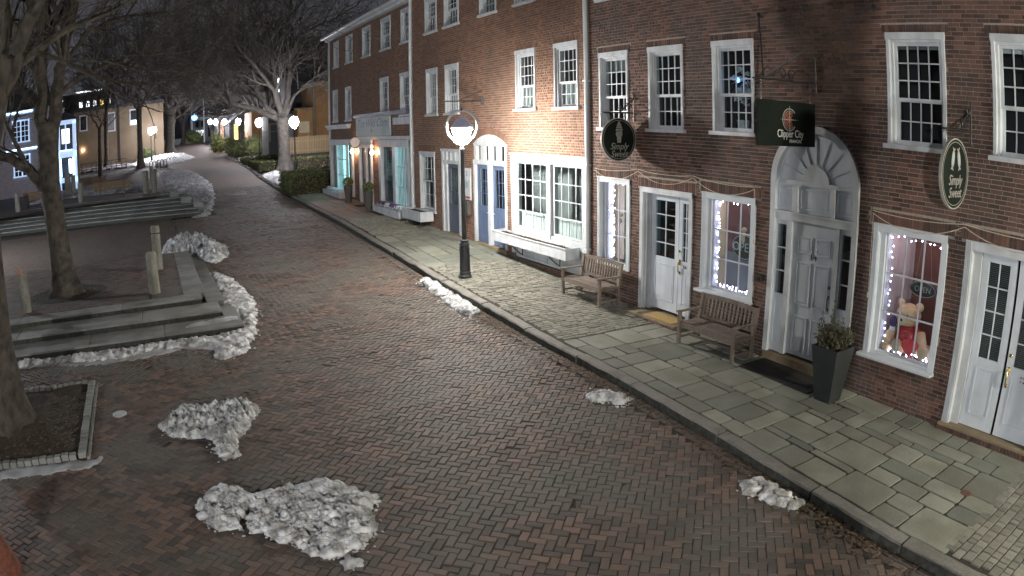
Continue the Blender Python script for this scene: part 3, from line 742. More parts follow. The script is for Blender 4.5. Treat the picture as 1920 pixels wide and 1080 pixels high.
bpart(f16, 'dark_room', 'dark', [(FX+.9, FX+.92, 10, 12.2, .2, 2.9)])
bpart(f16, 'shop_shelf', 'redpost', [(FX+.7, FX+.85, 10.2, 11.8, 1.3+.35*k, 1.33+.35*k) for k in range(4)])
bpart(B1, 'threshold', 'stone', [(FX-.42, FX+.25, ya-.02, yb+.02, .05, .235)], bevel=.012)
mb = []
y = ya
while y < yb: mb.append((FX-.44, FX-.42, y, y+.09, .06, .20)); y += .10
bpart(B1, 'step_bricks', 'brick', mb)
# --- display windows
def display_window(bld, y0, y1, z0, z1, cols, rows, label, wallmat, leftmat, sill=True, back='dark', dp=1.35):
    f = MB(); f.box(FX-.03, FX+.22, y0, y0+.11, z0, z1).box(FX-.03, FX+.22, y1-.11, y1, z0, z1).box(FX-.036, FX+.22, y0, y1, z1-.11, z1+.01)
    f.box(FX+.05, FX+.3, y1-.20, y1-.11, z0, z1-.1).box(FX+.03, FX+.2, y0+.11, y1-.11, z0+.0, z0+.09)
    for k in range(3): f.box(FX-.045, FX-.03, y1-.10+.03*k, y1-.085+.03*k, z0, z1)
    wn = f.put('shop_window', MT['trimgrey'], bld); wn['label'] = label
    if sill: bpart(wn, 'sill', 'trimgrey', [(FX-.14, FX+.03, y0-.02, y1+.06, z0-.01, z0+.045)], bevel=.01)
    s1 = MB(); P = grid(s1, wn, y0+.11, y1-.20, z0+.09, z1-.11, FX+.10, cols, rows, .025, .026)
    s1.put('sash', MT['white'], wn)
    for y, z, a, b, x in P: pane(wn, y, z, a, b, x)
    bpart(wn, 'back_wall', wallmat, [(FX+dp, FX+dp+.02, y0-.3, y1+.4, z0-.2, z1+.2)])
    bpart(wn, 'left_wall', leftmat, [(FX+.32, FX+dp, y1-.10, y1-.08, z0-.2, z1+.2)])
    bpart(wn, 'right_wall', wallmat, [(FX+.27, FX+dp, y0-.32, y0-.3, z0-.2, z1+.2)])
    bpart(wn, 'display_floor', 'cream', [(FX+.2, FX+dp, y0-.3, y1-.10, z0-.02, z0+.02)])
    bpart(wn, 'ceiling', 'cream', [(FX+.27, FX+dp, y0-.3, y1-.08, z1+.18, z1+.2)])
    bpart(wn, 'added_fill_strip', 'shopfill', [(FX+.5, FX+.62, y0+.2, y1-.35, z1+.16, z1+.178)])  # unseen glowing strip added to brighten the display
    return wn
MT['plumwall'] = mat('dark_plum_wall', (.10, .045, .04), (.15, .07, .06), .8, 2)
MT['bluewall'] = mat('blue_painted_wall', (.08, .19, .28), (.10, .23, .33), .8, 2)
MT['pinkwall'] = mat('pale_lilac_jamb', (.42, .36, .42), (.5, .44, .5), .8, 2)
dw = display_window(B1, 4.55, 5.97, .74, 2.86, 3, 3, 'display window with fairy lights, an OPEN sign and a teddy bear', 'plumwall', 'pinkwall')
w16 = display_window(B1, 8.60, 10.02, 1.0, 2.93, 3, 3, 'display window with fairy lights and a hanging oval OPEN sign', 'greywall', 'cream', dp=.6)
w12 = display_window(B1, 12.31, 13.51, .95, 2.98, 2, 3, 'narrow display window with blue wall and icicle lights behind it', 'bluewall', 'cream', sill=False, dp=.6)
bpart(w16, 'maroon_panel', 'plumwall', [(FX+.56, FX+.59, 8.4, 9.9, 1.75, 3.0)])
bpart(w12, 'tan_board', MT['benchbrown'] if False else 'cream', [(FX+.5, FX+.53, 12.2, 13.1, 1.0, 1.62)]); bpart(w12, 'curtain', 'cream', [(FX+.45, FX+.47, 13.1, 13.38, 1.05, 2.85)])
# --- right-hand double door
jm = MB(); jm.box(FX-.04, FX+.2, 4.09, 4.22, .10, 2.86).box(FX+.05, FX+.25, 3.95, 4.09, .10, 2.75).box(FX-.045, FX+.2, 2.45, 4.22, 2.74, 2.875).box(FX-.04, FX+.2, 2.45, 2.58, .1, 2.86)
for k in range(4): jm.box(FX-.055, FX-.04, 4.11+.028*k, 4.122+.028*k, .10, 2.86)
fr = jm.put('door_frame', MT['white'], B1); fr['label'] = 'white door frame at the right edge'
a_ = glazed_door(B1, 3.33, 3.94, .13, 2.74, FX+.08, 2, 4, 1.20, blind='greyint', label='left white half-glazed door leaf with blinds at the right edge')
b_ = glazed_door(B1, 2.60, 3.28, .13, 2.74, FX+.08, 2, 4, 1.20, blind='greyint', label='right white half-glazed door leaf with a brass handle at the right edge')
handle_set(b_, 3.225, 1.28, FX+.08); text_mesh('12', .13, 'blackiron', (FX+.078, 2.95, 1.02), TOY, .004, parent=b_, name='house_number')
bpart(fr, 'dark_room', 'dark', [(FX+.5, FX+.52, 2.3, 4.3, .1, 2.9)])
bpart(B1, 'threshold', 'stone', [(FX-.10, FX+.25, 2.40, 4.26, .01, .115)], bevel=.012)
mb = []; y = 2.4
while y < 4.24: mb.append((FX-.125, FX-.10, y, y+.055, -.1, .07)); y += .0665
bpart(B1, 'step_bricks', 'brick', mb)
# downpipe between the buildings
mb = MB().tube([(FX-.07, 13.86, 9.3), (FX-.07, 13.86, .3)], .052, 10)
for z in (1.2, 3.2, 5.2, 7.2): mb.box(FX-.13, FX, 13.79, 13.93, z, z+.04)
props(mb.put('downpipe', MT['trimgrey'], None), 'tall pale downpipe beside the bay window where the two brick fronts meet', 'downpipe', 'pale downpipes')

# ---------------------------------------------------------------- middle building (blue doors, bay window)
B2 = thing('brick_building', (FX, 19.5, 0), 'lamp-lit brick building with blue double doors and a wide white double window', 'building', 'brick row buildings along the pavement')
UP = [(16.27, 17.32), (14.28, 15.34), (21.06, 22.12), (22.80, 23.78)]
U3 = [(16.27, 17.32), (14.28, 15.34), (18.42, 19.48), (21.0, 22.15), (22.80, 23.86)]
ops = [(a, b, 4.62, 6.24) for a, b in UP]+[(a, b, 7.6, 8.86) for a, b in U3]
ops += [(13.95, 17.62, .45, 3.38), (20.98, 22.54, .55, 3.38), (23.15, 24.56, 1.2, 3.28)]
sold = [(a-.08, b+.08, 6.25, 6.38) for a, b in UP]+[(13.9, 17.7, .3, .44), (23.05, 24.66, 3.29, 3.49)]
n2 = wall(B2, 13.90, 25.12, -.1, 9.2, ops, [(18.98, 1.06, .5, 3.62, .28)], sold, 'brick2')
for k, (a, b) in enumerate(UP): sash_window(B2, a, b, 4.62, 6.24, 5.21, back='greyint', blind=('greyint', 'low'))
for a, b in U3: sash_window(B2, a, b, 7.6, 8.86, 8.13, back='dark', blind=('greyint', 'low'))
bpart(B2, 'cornice', 'white', [(FX-.3, FX+.1, 13.9, 25.12, 9.2, 9.42)])
MB().prism([(FX-.3, 9.42), (FX+5, 11.6), (FX+10, 9.42)], 'y', 13.83, 25.12).put('roof', MT['roof'], B2)
bpart(B2, 'rear_wall', 'darkwall', [(FX+1.2, FX+10, 13.9, 25.1, -.3, 9.4)])
# segmental brick arch ring over the blue doors
it = []
R_ = (1.06**2+.28**2)/(2*.28); cz = 3.62+.28-R_
for k in range(26):
    t = math.asin(1.06/R_)*(-1+2*(k+.5)/26); 
    it.append((k, t))
mb = MB()
for k, t in it: mb.rbox((FX-.004, 18.98+(R_+.10)*math.sin(t), cz+(R_+.10)*math.cos(t)), (.012, .033, .095), Matrix.Rotation(-t, 3, 'X'))
mb.put('brick_arch', MT['brick2'], B2)
# blue double doors
f = MB(); f.box(FX-.03, FX+.2, 19.94, 20.04, .56, 3.02).box(FX-.03, FX+.2, 17.92, 18.02, .56, 3.02).box(FX-.03, FX+.2, 18.90, 19.08, .56, 3.02).box(FX-.035, FX+.2, 17.92, 20.04, 2.99, 3.12)
arc = [(18.98+R_*math.sin(rad(t)), cz+R_*math.cos(rad(t))) for t in np.linspace(-math.degrees(math.asin(1.04/R_)), math.degrees(math.asin(1.04/R_)), 13)]
f.prism([(17.94, 3.56)]+[(a, b) for a, b in arc]+[(20.02, 3.56)], 'x', FX-.02, FX+.1)
for k in range(5): y = 17.99+.485*k; f.box(FX+.0, FX+.1, y-.10*(1 if 0 < k < 4 else .6), y+.10*(1 if 0 < k < 4 else .6), 3.12, 3.57)
bf = f.put('door_frame', MT['white'], B2); bf['label'] = 'white frame and arched transom of the blue doors'
bpart(bf, 'dark_room', 'dark', [(FX+.6, FX+.62, 17.9, 20.1, .5, 3.9)]); bpart(bf, 'transom_glass', 'glass', [(FX+.11, FX+.115, 17.95, 20.02, 3.12, 3.57)])
bl = glazed_door(B2, 19.09, 19.93, .60, 2.98, FX+.06, 3, 3, 1.72, 'blue', 2, 'left slate-blue glazed door'); br = glazed_door(B2, 18.03, 18.89, .60, 2.98, FX+.06, 3, 3, 1.72, 'blue', 2, 'right slate-blue glazed door')
for d_, y in ((bl, 19.15), (br, 18.83)): MB().box(FX+.02, FX+.06, y-.02, y+.02, 1.52, 1.56).box(FX+.01, FX+.03, y-.02 if d_ is br else y, y+.12 if d_ is bl else y+.02, 1.53, 1.55).put('handle', MT['steel'], d_)
bpart(B2, 'threshold', 'stone', [(FX-.08, FX+.2, 17.88, 20.08, sz(19)-.08, .585)], bevel=.01)
# narrow dark door further left with its little transom
f = MB(); f.box(FX-.03, FX+.2, 22.40, 22.52, .58, 3.36).box(FX-.03, FX+.2, 21.0, 21.1, .58, 3.36).box(FX+.02, FX+.2, 22.20, 22.40, .58, 3.0).box(FX-.02, FX+.2, 21.1, 22.4, 2.92, 3.03).box(FX-.05, FX+.2, 20.97, 22.55, 3.33, 3.42).box(FX+.02, FX+.2, 21.1, 21.28, .58, 2.95)
for k in range(4): f.box(FX+.0, FX+.1, 21.14+.34*k, 21.30+.34*k, 3.03, 3.34)
nf = f.put('door_frame', MT['white'], B2); nf['label'] = 'white frame of the narrow dark-blue door'
glazed_door(B2, 21.29, 22.19, .62, 2.9, FX+.08, 3, 3, 1.55, 'bluedark', 1, 'narrow dark-blue glazed door behind the lamp post')
bpart(nf, 'dark_room', 'dark', [(FX+.6, FX+.62, 20.9, 22.6, .5, 3.5)])
bpart(B2, 'threshold', 'stone', [(FX-.08, FX+.2, 20.95, 22.58, sz(21.7)-.08, .61)], bevel=.01)
# bay window: two twelve-light units over white panelling
f = MB(); f.box(FX-.05, FX+.2, 17.44, 17.60, .60, 3.36).box(FX-.05, FX+.2, 13.96, 14.12, .50, 3.36).box(FX-.05, FX+.2, 15.55, 15.72, 1.25, 3.2).box(FX-.06, FX+.2, 13.96, 17.60, 3.17, 3.37).box(FX-.09, FX+.2, 13.94, 17.62, 3.34, 3.40)
f.box(FX-.02, FX+.2, 14.12, 17.44, 1.15, 1.32).box(FX+.01, FX+.2, 14.12, 17.44, .50, 1.15)
for a, b in ((14.12, 15.6), (15.75, 17.44)): paneled(f, FX+.01, a+.03, b-.03, .55, 1.08, .03)
bay = f.put('bay_window', MT['white'], B2); bay['label'] = 'wide white double window with half curtains'
for a, b in ((15.74, 17.42), (14.14, 15.53)):
    s1 = MB(); P = grid(s1, None, a, b, 1.33, 3.16, FX+.04, 4, 4, .05, .022); s1.put('sash', MT['white'], bay)
    for y, z, u, v, x in P: pane(bay, y, z, u, v, x)
    cu = MB(); n = 60; yy0, yy1 = a+.04, b-.04
    for i in range(n+1):
        y = yy0+(yy1-yy0)*i/n; x = FX+.16+.012*math.sin(i*1.9)+.006*math.sin(i*.7)
        cu.v += [(x, y, 1.30), (x, y, 1.79+.008*math.sin(i*1.3))]
    for i in range(n): cu.f.append((2*i, 2*i+2, 2*i+3, 2*i+1))
    cu.put('half_curtain', MT['curtain'], bay)
    MB().tube([(FX+.15, yy0, 1.80), (FX+.15, yy1, 1.80)], .01, 6).put('curtain_rod', MT['white'], bay)
bpart(bay, 'room', 'greyint', [(FX+.7, FX+.72, 13.8, 19.2, .5, 3.5)])
# small window beyond the narrow door
w_s = sash_window(B2, 23.15, 24.56, 1.2, 3.28, 2.2, cols=3, rt=2, rb=2, back='greyint')
mb = MB().tube([(FX-.08, 25.17, 9.3), (FX-.08, 25.17, .7)], .06, 10)
for z in (1.2, 3.2, 5.2, 7.2): mb.box(FX-.14, FX, 25.10, 25.24, z, z+.04)
props(mb.put('downpipe', MT['trimgrey'], None), 'tall pale downpipe between the middle brick building and the far shopfront', 'downpipe', 'pale downpipes')

# ---------------------------------------------------------------- far building (shopfront lit cyan)
B3 = thing('brick_building', (FX, 31.5, 0), 'far brick building with a white eaves board and cyan-lit shop windows', 'building', 'brick row buildings along the pavement')
T3 = [(35.66, 36.6), (33.12, 34.26), (30.3, 31.46), (27.58, 28.8), (25.4, 26.35)]
T2_ = [(35.9, 36.82), (33.40, 34.42), (27.9, 28.97), (25.4, 26.48)]
ops = [(a, b, 7.55, 8.9) for a, b in T3]+[(a, b, 4.70, 6.33) for a, b in T2_]+[(33.15, 37.55, 1.1, 3.75), (30.2, 32.15, .75, 3.72), (25.4, 29.15, 1.0, 3.75)]
n3 = wall(B3, 25.22, 37.65, .4, 9.08, ops, [], [], 'brick2')
print('wall bricks', n1, n2, n3)
for k, (a, b) in enumerate(T3): sash_window(B3, a, b, 7.55, 8.9, 8.13, back='dark', blind=('greyint', (.3, .7, .45, .9, .2)[k]))
for k, (a, b) in enumerate(T2_): sash_window(B3, a, b, 4.70, 6.33, 5.4, back='dark', blind=('greyint', (1.2, .8, .5, .95)[k]))
bpart(B3, 'eaves_board', 'white', [(FX-.22, FX+.1, 25.2, 37.75, 9.08, 9.2), (FX-.34, FX+.1, 25.2, 37.8, 9.2, 9.32)])
MB().tube([(FX-.38, 25.2, 9.27), (FX-.38, 37.9, 9.27)], .07, 8).put('gutter', MT['white'], B3)
MB().prism([(FX-.3, 9.32), (FX+5, 12.0), (FX+10, 9.32)], 'y', 25.2, 37.8).put('roof', MT['roof'], B3)
bpart(B3, 'rear_wall', 'darkwall', [(FX+1.3, FX+10, 25.2, 37.6, .3, 9.3)]); bpart(B3, 'end_wall', 'brick', [(FX+.27, FX+10, 37.6, 37.66, .3, 9.3)])
bpart(B3, 'chimney', 'brick', [(FX+1.2, FX+1.9, 30.4, 31.3, 9.3, 12.6)])
bpart(B3, 'corner_board', 'white', [(FX-.06, FX+.1, 37.5, 37.68, .8, 9.08)])
bpart(B3, 'ledge', 'white', [(FX-.25, FX, 33.5, 37.7, 4.40, 4.5), (FX-.16, FX, 33.6, 37.7, 4.28, 4.4)])
bpart(B3, 'fascia', 'white', [(FX-.10, FX, 25.3, 32.3, 3.72, 3.86), (FX-.06, FX-.003, 25.4, 27.3, 4.32, 4.6)]); bpart(B3, 'fascia_cornice', 'bluedark', [(FX-.22, FX, 25.3, 32.35, 4.72, 4.88)])
# shop windows
f = MB()
f.box(FX-.10, FX+.1, 37.25, 37.5, .95, 3.72).box(FX-.10, FX+.1, 33.15, 33.4, .95, 3.72).box(FX-.12, FX+.1, 33.15, 37.5, 3.45, 3.74).box(FX-.05, FX+.1, 33.4, 37.25, .95, 1.15)
f.box(FX-.02, FX+.08, 36.3, 36.45, 1.1, 3.5).box(FX-.02, FX+.08, 34.4, 34.5, 1.1, 3.5)
for k in range(8): f.box(FX+.04, FX+.07, 34.6+.23*k, 34.63+.23*k, 1.15, 3.45)
f.box(FX+.03, FX+.07, 34.5, 36.3, 1.9, 1.94).box(FX+.03, FX+.07, 34.5, 36.3, 2.7, 2.74)
s3 = f.put('shop_window', MT['white'], B3); s3['label'] = 'far cyan-lit shop window with white muntins'
bpart(s3, 'lit_interior', 'cyanlit', [(FX+.6, FX+.62, 33.3, 37.3, 1.0, 3.5)]); bpart(s3, 'glass', 'glass', [(FX+.05, FX+.055, 33.4, 37.25, 1.15, 3.45)])
bpart(s3, 'side_curtain', 'greyint', [(FX+.1, FX+.13, 36.45, 37.25, 1.1, 3.5), (FX+.1, FX+.13, 33.4, 34.4, 1.1, 3.5)])
f = MB()
f.box(FX-.10, FX+.1, 28.85, 29.12, .9, 3.72).box(FX-.10, FX+.1, 25.42, 25.62, .9, 3.72).box(FX-.12, FX+.1, 25.42, 29.12, 3.42, 3.70).box(FX-.05, FX+.1, 25.6, 28.85, .9, 1.12)
f.box(FX-.06, FX+.1, 27.15, 27.45, 1.0, 3.42).box(FX-.02, FX+.1, 26.1, 26.22, 1.1, 3.42)
for k in range(5): f.box(FX+.04, FX+.07, 26.45+.16*k, 26.47+.16*k, 1.12, 3.42); f.box(FX+.04, FX+.07, 25.72+.12*k, 25.74+.12*k, 1.12, 3.42)
f.box(FX+.03, FX+.07, 25.6, 27.15, 1.8, 1.84).box(FX+.03, FX+.07, 25.6, 27.15, 2.6, 2.64)
s4 = f.put('shop_window', MT['white'], B3); s4['label'] = 'near cyan-lit shop window above a flower box'
bpart(s4, 'lit_interior', 'cyanlit', [(FX+.6, FX+.62, 25.5, 27.2, 1.0, 3.5)]); bpart(s4, 'glass', 'glass', [(FX+.05, FX+.055, 25.6, 28.85, 1.12, 3.42)])
bpart(s4, 'mannequin', 'curtain', [(FX+.35, FX+.5, 26.6, 26.9, 1.2, 2.5), (FX+.3, FX+.5, 25.75, 25.95, 1.5, 2.9)])
dd = glazed_door(B3, 27.5, 28.8, 1.0, 3.4, FX+.06, 3, 3, 2.0, 'bluedark', 1, 'dark shop door beside the cyan window')
f = MB(); f.box(FX-.08, FX+.15, 32.0, 32.15, .78, 3.7).box(FX-.08, FX+.15, 30.2, 30.35, .78, 3.7).box(FX-.12, FX+.15, 30.1, 32.2, 3.35, 3.5).box(FX-.05, FX+.1, 31.05, 31.2, .78, 3.35).box(FX-.06, FX+.1, 30.3, 32.1, 3.5, 3.72)
f.put('door_frame', MT['white'], B3)
glazed_door(B3, 31.21, 31.99, .8, 3.33, FX+.05, 2, 3, 1.9, 'bluedark', 1, 'left leaf of the far shop door'); glazed_door(B3, 30.36, 31.04, .8, 3.33, FX+.05, 2, 3, 1.9, 'bluedark', 1, 'right leaf of the far shop door')
bpart(B3, 'lit_doorway', 'pinklit', [(FX+.5, FX+.52, 30.3, 32.1, 1.8, 3.4)])
# ================================================================== SIGNS ON BRACKETS
def scroll(mb, c, r, t0, t1, plane='x', w=.007, n=18, sgn=1):
    "wrought spiral in the x-z plane at y=c[1]"
    pts = []
    for i in range(n+1):
        t = t0+(t1-t0)*i/n; rr = r*(1-.75*i/n); pts.append((c[0]+rr*math.cos(t)*sgn, c[1], c[2]+rr*math.sin(t)))
    mb.tube(pts, w*1.5, 5)
def disc(mb, c, r, th, n=48, rx=1):
    mb.prism([(c[0]+r*rx*math.cos(2*math.pi*k/n), c[2]+r*math.sin(2*math.pi*k/n)) for k in range(n)], 'y', c[1]-th/2, c[1]+th/2)
def hoopy(mb, c, r0, r1, th, a0=0, a1=360, n=40, rx=1, dy=0):
    for k in range(n):
        t0 = rad(a0+(a1-a0)*k/n); t1 = rad(a0+(a1-a0)*(k+1)/n)
        mb.prism([(c[0]+r*rx*math.cos(t), c[2]+r*math.sin(t)) for r, t in ((r0, t0), (r1, t0), (r1, t1), (r0, t1))], 'y', c[1]+dy-th/2, c[1]+dy+th/2)
# round sign with an ice-cream cone
def round_sign(c, r, label, blabel):
    s_ = thing('hanging_sign', c, label, 'sign', 'round black hanging signs')
    mb = MB(); disc(mb, c, r-.012, .04); mb.put('board', MT['signblack'], s_)
    mb = MB(); hoopy(mb, c, r-.012, r+.006, .05); hoopy(mb, c, r-.05, r-.042, .044); mb.put('rim', MT['silver'], s_)
    b = thing('sign_bracket', (9.6, c[1], c[2]+r+.12), blabel, 'bracket', 'black iron sign brackets')
    mb = MB(); z = c[2]+r+.12
    mb.tube([(9.68, c[1], z), (c[0]-.42, c[1], z)], .016, 6).tube([(9.68, c[1], z-.18), (9.68, c[1], z+.42)], .012, 6).tube([(9.68, c[1], z+.32), (c[0]+.05, c[1], z+.01)], .012, 6)
    mb.put('arm', MT['blackiron'], b)
    mb = MB(); scroll(mb, (9.50, c[1], z+.12), .11, 0, 7.5); scroll(mb, (9.28, c[1], z+.08), .07, 1.5, 8, sgn=-1); scroll(mb, (9.57, c[1], z+.28), .07, -1, 5.5); mb.put('scrollwork', MT['blackiron'], b)
    for dx in (-.3, .3): MB().tube([(c[0]+dx, c[1], z), (c[0]+dx*.8, c[1], c[2]+math.sqrt(r*r-.0576)-.0)], .006, 5).put('hanger', MT['blackiron'], b)
    return s_
S1 = round_sign((9.25, 12.15, 3.87), .455, 'round black hanging sign with a silver ice-cream cone', 'black scrolled iron bracket holding the ice-cream sign')
y = 12.15-.024
mb = MB(); cx = 9.25
for k, (w2, z) in enumerate(((.085, 4.02), (.092, 4.075), (.075, 4.13), (.055, 4.18), (.028, 4.225))):
    mb.prism([(cx-w2, z-.022), (cx+w2, z-.012), (cx+w2*.9, z+.03), (cx-w2*.8, z+.022)], 'y', y-.006, y)
mb.prism([(cx-.075, 3.94), (cx+.075, 3.94), (cx+.088, 4.0), (cx-.088, 4.0)], 'y', y-.005, y).prism([(cx-.045, 3.80), (cx+.045, 3.80), (cx+.06, 3.94), (cx-.06, 3.94)], 'y', y-.006, y)
mb.put('ice_cream_emblem', MT['silver'], S1)
[MB().prism([(cx-.05, z), (cx+.05, z+.008), (cx+.05, z+.014), (cx-.05, z+.006)], 'y', y-.009, y-.005).put('emblem_line', MT['redmark'], S1) for z in (3.96, 4.03, 4.085, 4.14)]
text_mesh('Simply', .20, 'silver', (cx, y-.001, 3.66), TOV, .003, .35, parent=S1, xs=.9); text_mesh('Sweet', .20, 'silver', (cx, y-.001, 3.50), TOV, .003, .35, parent=S1, xs=.9)
S2 = round_sign((9.06, 4.22, 3.81), .475, 'round black hanging sign with two wrapped candies', 'black scrolled iron bracket holding the candy sign')
y = 4.22-.024; cx = 9.06
for s_ in (-1, 1):
    mb = MB(); M3 = Matrix.Rotation(rad(-12*s_), 3, 'Y'); c0 = Vector((cx+s_*.105, y-.003, 4.01))
    pts = [(-.035, -.10), (-.05, -.05), (-.05, .05), (-.035, .10), (.035, .10), (.05, .05), (.05, -.05), (.035, -.10)]
    def R3(u, v): p = M3 @ Vector((u, 0, v)); return (c0.x+p.x, c0.z+p.z)
    mb.prism([R3(u, v) for u, v in pts], 'y', y-.006, y)
    for e in (-1, 1): mb.prism([R3(u, v) for u, v in ((-.012, .10*e), (-.05, .155*e), (0, .14*e), (.05, .155*e), (.012, .10*e))][::e], 'y', y-.006, y)
    mb.put('candy_emblem', MT['silver'], S2)
    mb = MB(); mb.prism([R3(u*.62, v*.78) for u, v in pts], 'y', y-.009, y-.005); mb.put('candy_centre', MT['signpale'], S2)
text_mesh('Simply', .20, 'silver', (cx, y-.001, 3.66), TOV, .003, .3, parent=S2, xs=.9); text_mesh('Sweet', .20, 'silver', (cx, y-.001, 3.49), TOV, .003, .3, parent=S2, xs=.9)
# square sign with the compass
cs = thing('hanging_sign', (8.87, 7.22, 3.95), 'large rectangular black sign with a red and silver compass and white lettering', 'sign')
bpart(cs, 'board', 'signblack', [(8.15, 9.6, 7.19, 7.25, 3.95, 4.66)])
y = 7.19; c = (8.90, y-.003, 4.37)
mb = MB(); hoopy(mb, c, .165, .182, .006, 38, 322); hoopy(mb, c, .135, .142, .006, 50, 310)
mb.prism([(c[0]-.25, c[2]), (c[0]-.02, c[2]-.014), (c[0]+.25, c[2]), (c[0]-.02, c[2]+.014)], 'y', y-.008, y).prism([(c[0], c[2]-.22), (c[0]+.012, c[2]), (c[0], c[2]+.22), (c[0]-.012, c[2])], 'y', y-.009, y)
mb.put('compass_emblem', MT['silver'], cs)
mb = MB()
for t in (45, 135, 225, 315):
    a, b = math.cos(rad(t)), math.sin(rad(t)); mb.prism([(c[0]+.12*a, c[2]+.12*b), (c[0]+.03*b, c[2]-.03*a), (c[0], c[2]), (c[0]-.03*b, c[2]+.03*a)], 'y', y-.006, y)
hoopy(mb, c, .085, .12, .004, 55, 305, 20)
mb.put('compass_star', MT['redmark'], cs)
text_mesh('Clipper City', .175, 'cletter', (8.93, y-.001, 4.09), TOV, .003, 0, parent=cs, xs=.78); text_mesh('FINANCIAL', .075, 'cletter', (9.06, y-.001, 4.005), TOV, .002, 0, parent=cs, xs=.85)
bb = thing('sign_bracket', (8.9, 7.22, 4.97), 'large black wrought-iron bracket with two stay rods above the compass sign', 'bracket', 'black iron sign brackets')
mb = MB().tube([(9.69, 7.22, 5.0), (8.05, 7.22, 4.97)], .016, 6).tube([(9.68, 7.22, 4.85), (9.68, 7.22, 5.45)], .014, 6); mb.put('arm', MT['blackiron'], bb)
MB().tube([(9.66, 8.46, 6.27), (8.3, 7.22, 5.0)], .014, 5).lathe((9.66, 8.46, 6.2), [(.02, 0), (.05, .04), (.02, .12)], 8).put('stay_rod', MT['blackiron'], bb)
MB().tube([(9.66, 5.94, 6.27), (8.3, 7.22, 5.0)], .014, 5).lathe((9.66, 5.94, 6.2), [(.02, 0), (.05, .04), (.02, .12)], 8).put('stay_rod', MT['blackiron'], bb)
mb = MB(); scroll(mb, (9.0, 7.22, 5.09), .10, 0, 8, n=22); scroll(mb, (8.78, 7.22, 5.09), .10, 0, 8, sgn=-1, n=22); scroll(mb, (8.55, 7.22, 5.07), .07, 0, 7)
mb.tube([(9.62, 7.22, 5.02), (9.45, 7.22, 5.16), (9.25, 7.22, 5.20), (9.05, 7.22, 5.1)], .008, 5).tube([(9.62, 7.22, 5.4), (9.5, 7.22, 5.1)], .008, 5).tube([(8.6, 7.22, 5.1), (8.4, 7.22, 5.18), (8.2, 7.22, 5.0)], .008, 5); mb.put('scrollwork', MT['blackiron'], bb)
for x in (8.25, 9.52): mb = MB(); mb.tube([(x, 7.22, 4.98), (x, 7.22, 4.66)], .007, 5); [mb.ell((x, 7.22, z), (.014, .014, .02), 6, 4) for z in (4.72, 4.79, 4.86, 4.92)]; mb.put('chain', MT['blackiron'], bb)
# large pale signboard of the far shop, and the small iron arm between the middle windows
sb = thing('shop_sign', (FX-.05, 29.9, 3.9), 'pale blue-grey signboard with dark script above the far shopfront', 'sign')
bpart(sb, 'board', 'signpale', [(FX-.13, FX-.05, 27.5, 32.25, 3.88, 4.70)])
text_mesh('The Wild Clam', .52, 'bluedark', (FX-.132, 29.9, 4.28), TOY, .003, .35, parent=sb, xs=1.3); text_mesh('*', .4, 'bluedark', (FX-.132, 29.9, 3.92), TOY, .003, 0, parent=sb)
hs = thing('hanging_sign', (9.2, 31.6, 3.2), 'small round white sign on a curved bracket over the far shop door', 'sign')
mb = MB(); disc(mb, (9.25, 31.4, 3.62), .22, .04, 24); mb.put('board', MT['white'], hs); mb = MB(); hoopy(mb, (9.25, 31.4, 3.62), .22, .27, .05, 180, 360, 16); mb.put('rim', MT['blackiron'], hs)
arm = MB().tube([(9.69, 19.35, 4.92), (8.35, 19.35, 4.92)], .022, 6).tube([(9.69, 19.35, 5.25), (8.9, 19.35, 4.93)], .012, 6).lathe((9.67, 19.35, 4.8), [(.05, 0), (.05, .26)], 8)
props(arm.put('sign_bracket', MT['blackiron'], None), 'bare black iron arm sticking out of the brick above the blue doors', 'bracket', 'black iron sign brackets')
# notice board and letter box left of the blue doors
nb = thing('notice_board', (FX-.02, 20.48, 1.83), 'white notice board with number panels between the narrow door and the blue doors', 'notice board')
bpart(nb, 'board', 'white', [(FX-.04, FX-.004, 20.24, 20.74, 1.83, 2.83)]); bpart(nb, 'panel', 'signpale', [(FX-.046, FX-.04, 20.28, 20.70, 2.15, 2.45)]); bpart(nb, 'panel', 'redmark', [(FX-.046, FX-.04, 20.28, 20.70, 1.88, 1.94)])
text_mesh('3', .24, 'blackiron', (FX-.042, 20.49, 2.58), TOY, .003, parent=nb); text_mesh('0', .24, 'bluedark', (FX-.048, 20.49, 2.22), TOY, .003, parent=nb)
lb = thing('letter_box', (FX-.06, 20.5, 1.38), 'small brown letter box under the notice board', 'letter box'); bpart(lb, 'body', 'potb', [(FX-.13, FX-.004, 20.28, 20.70, 1.36, 1.76)], bevel=.01); bpart(lb, 'lid', 'potb', [(FX-.15, FX-.004, 20.26, 20.72, 1.76, 1.80)])

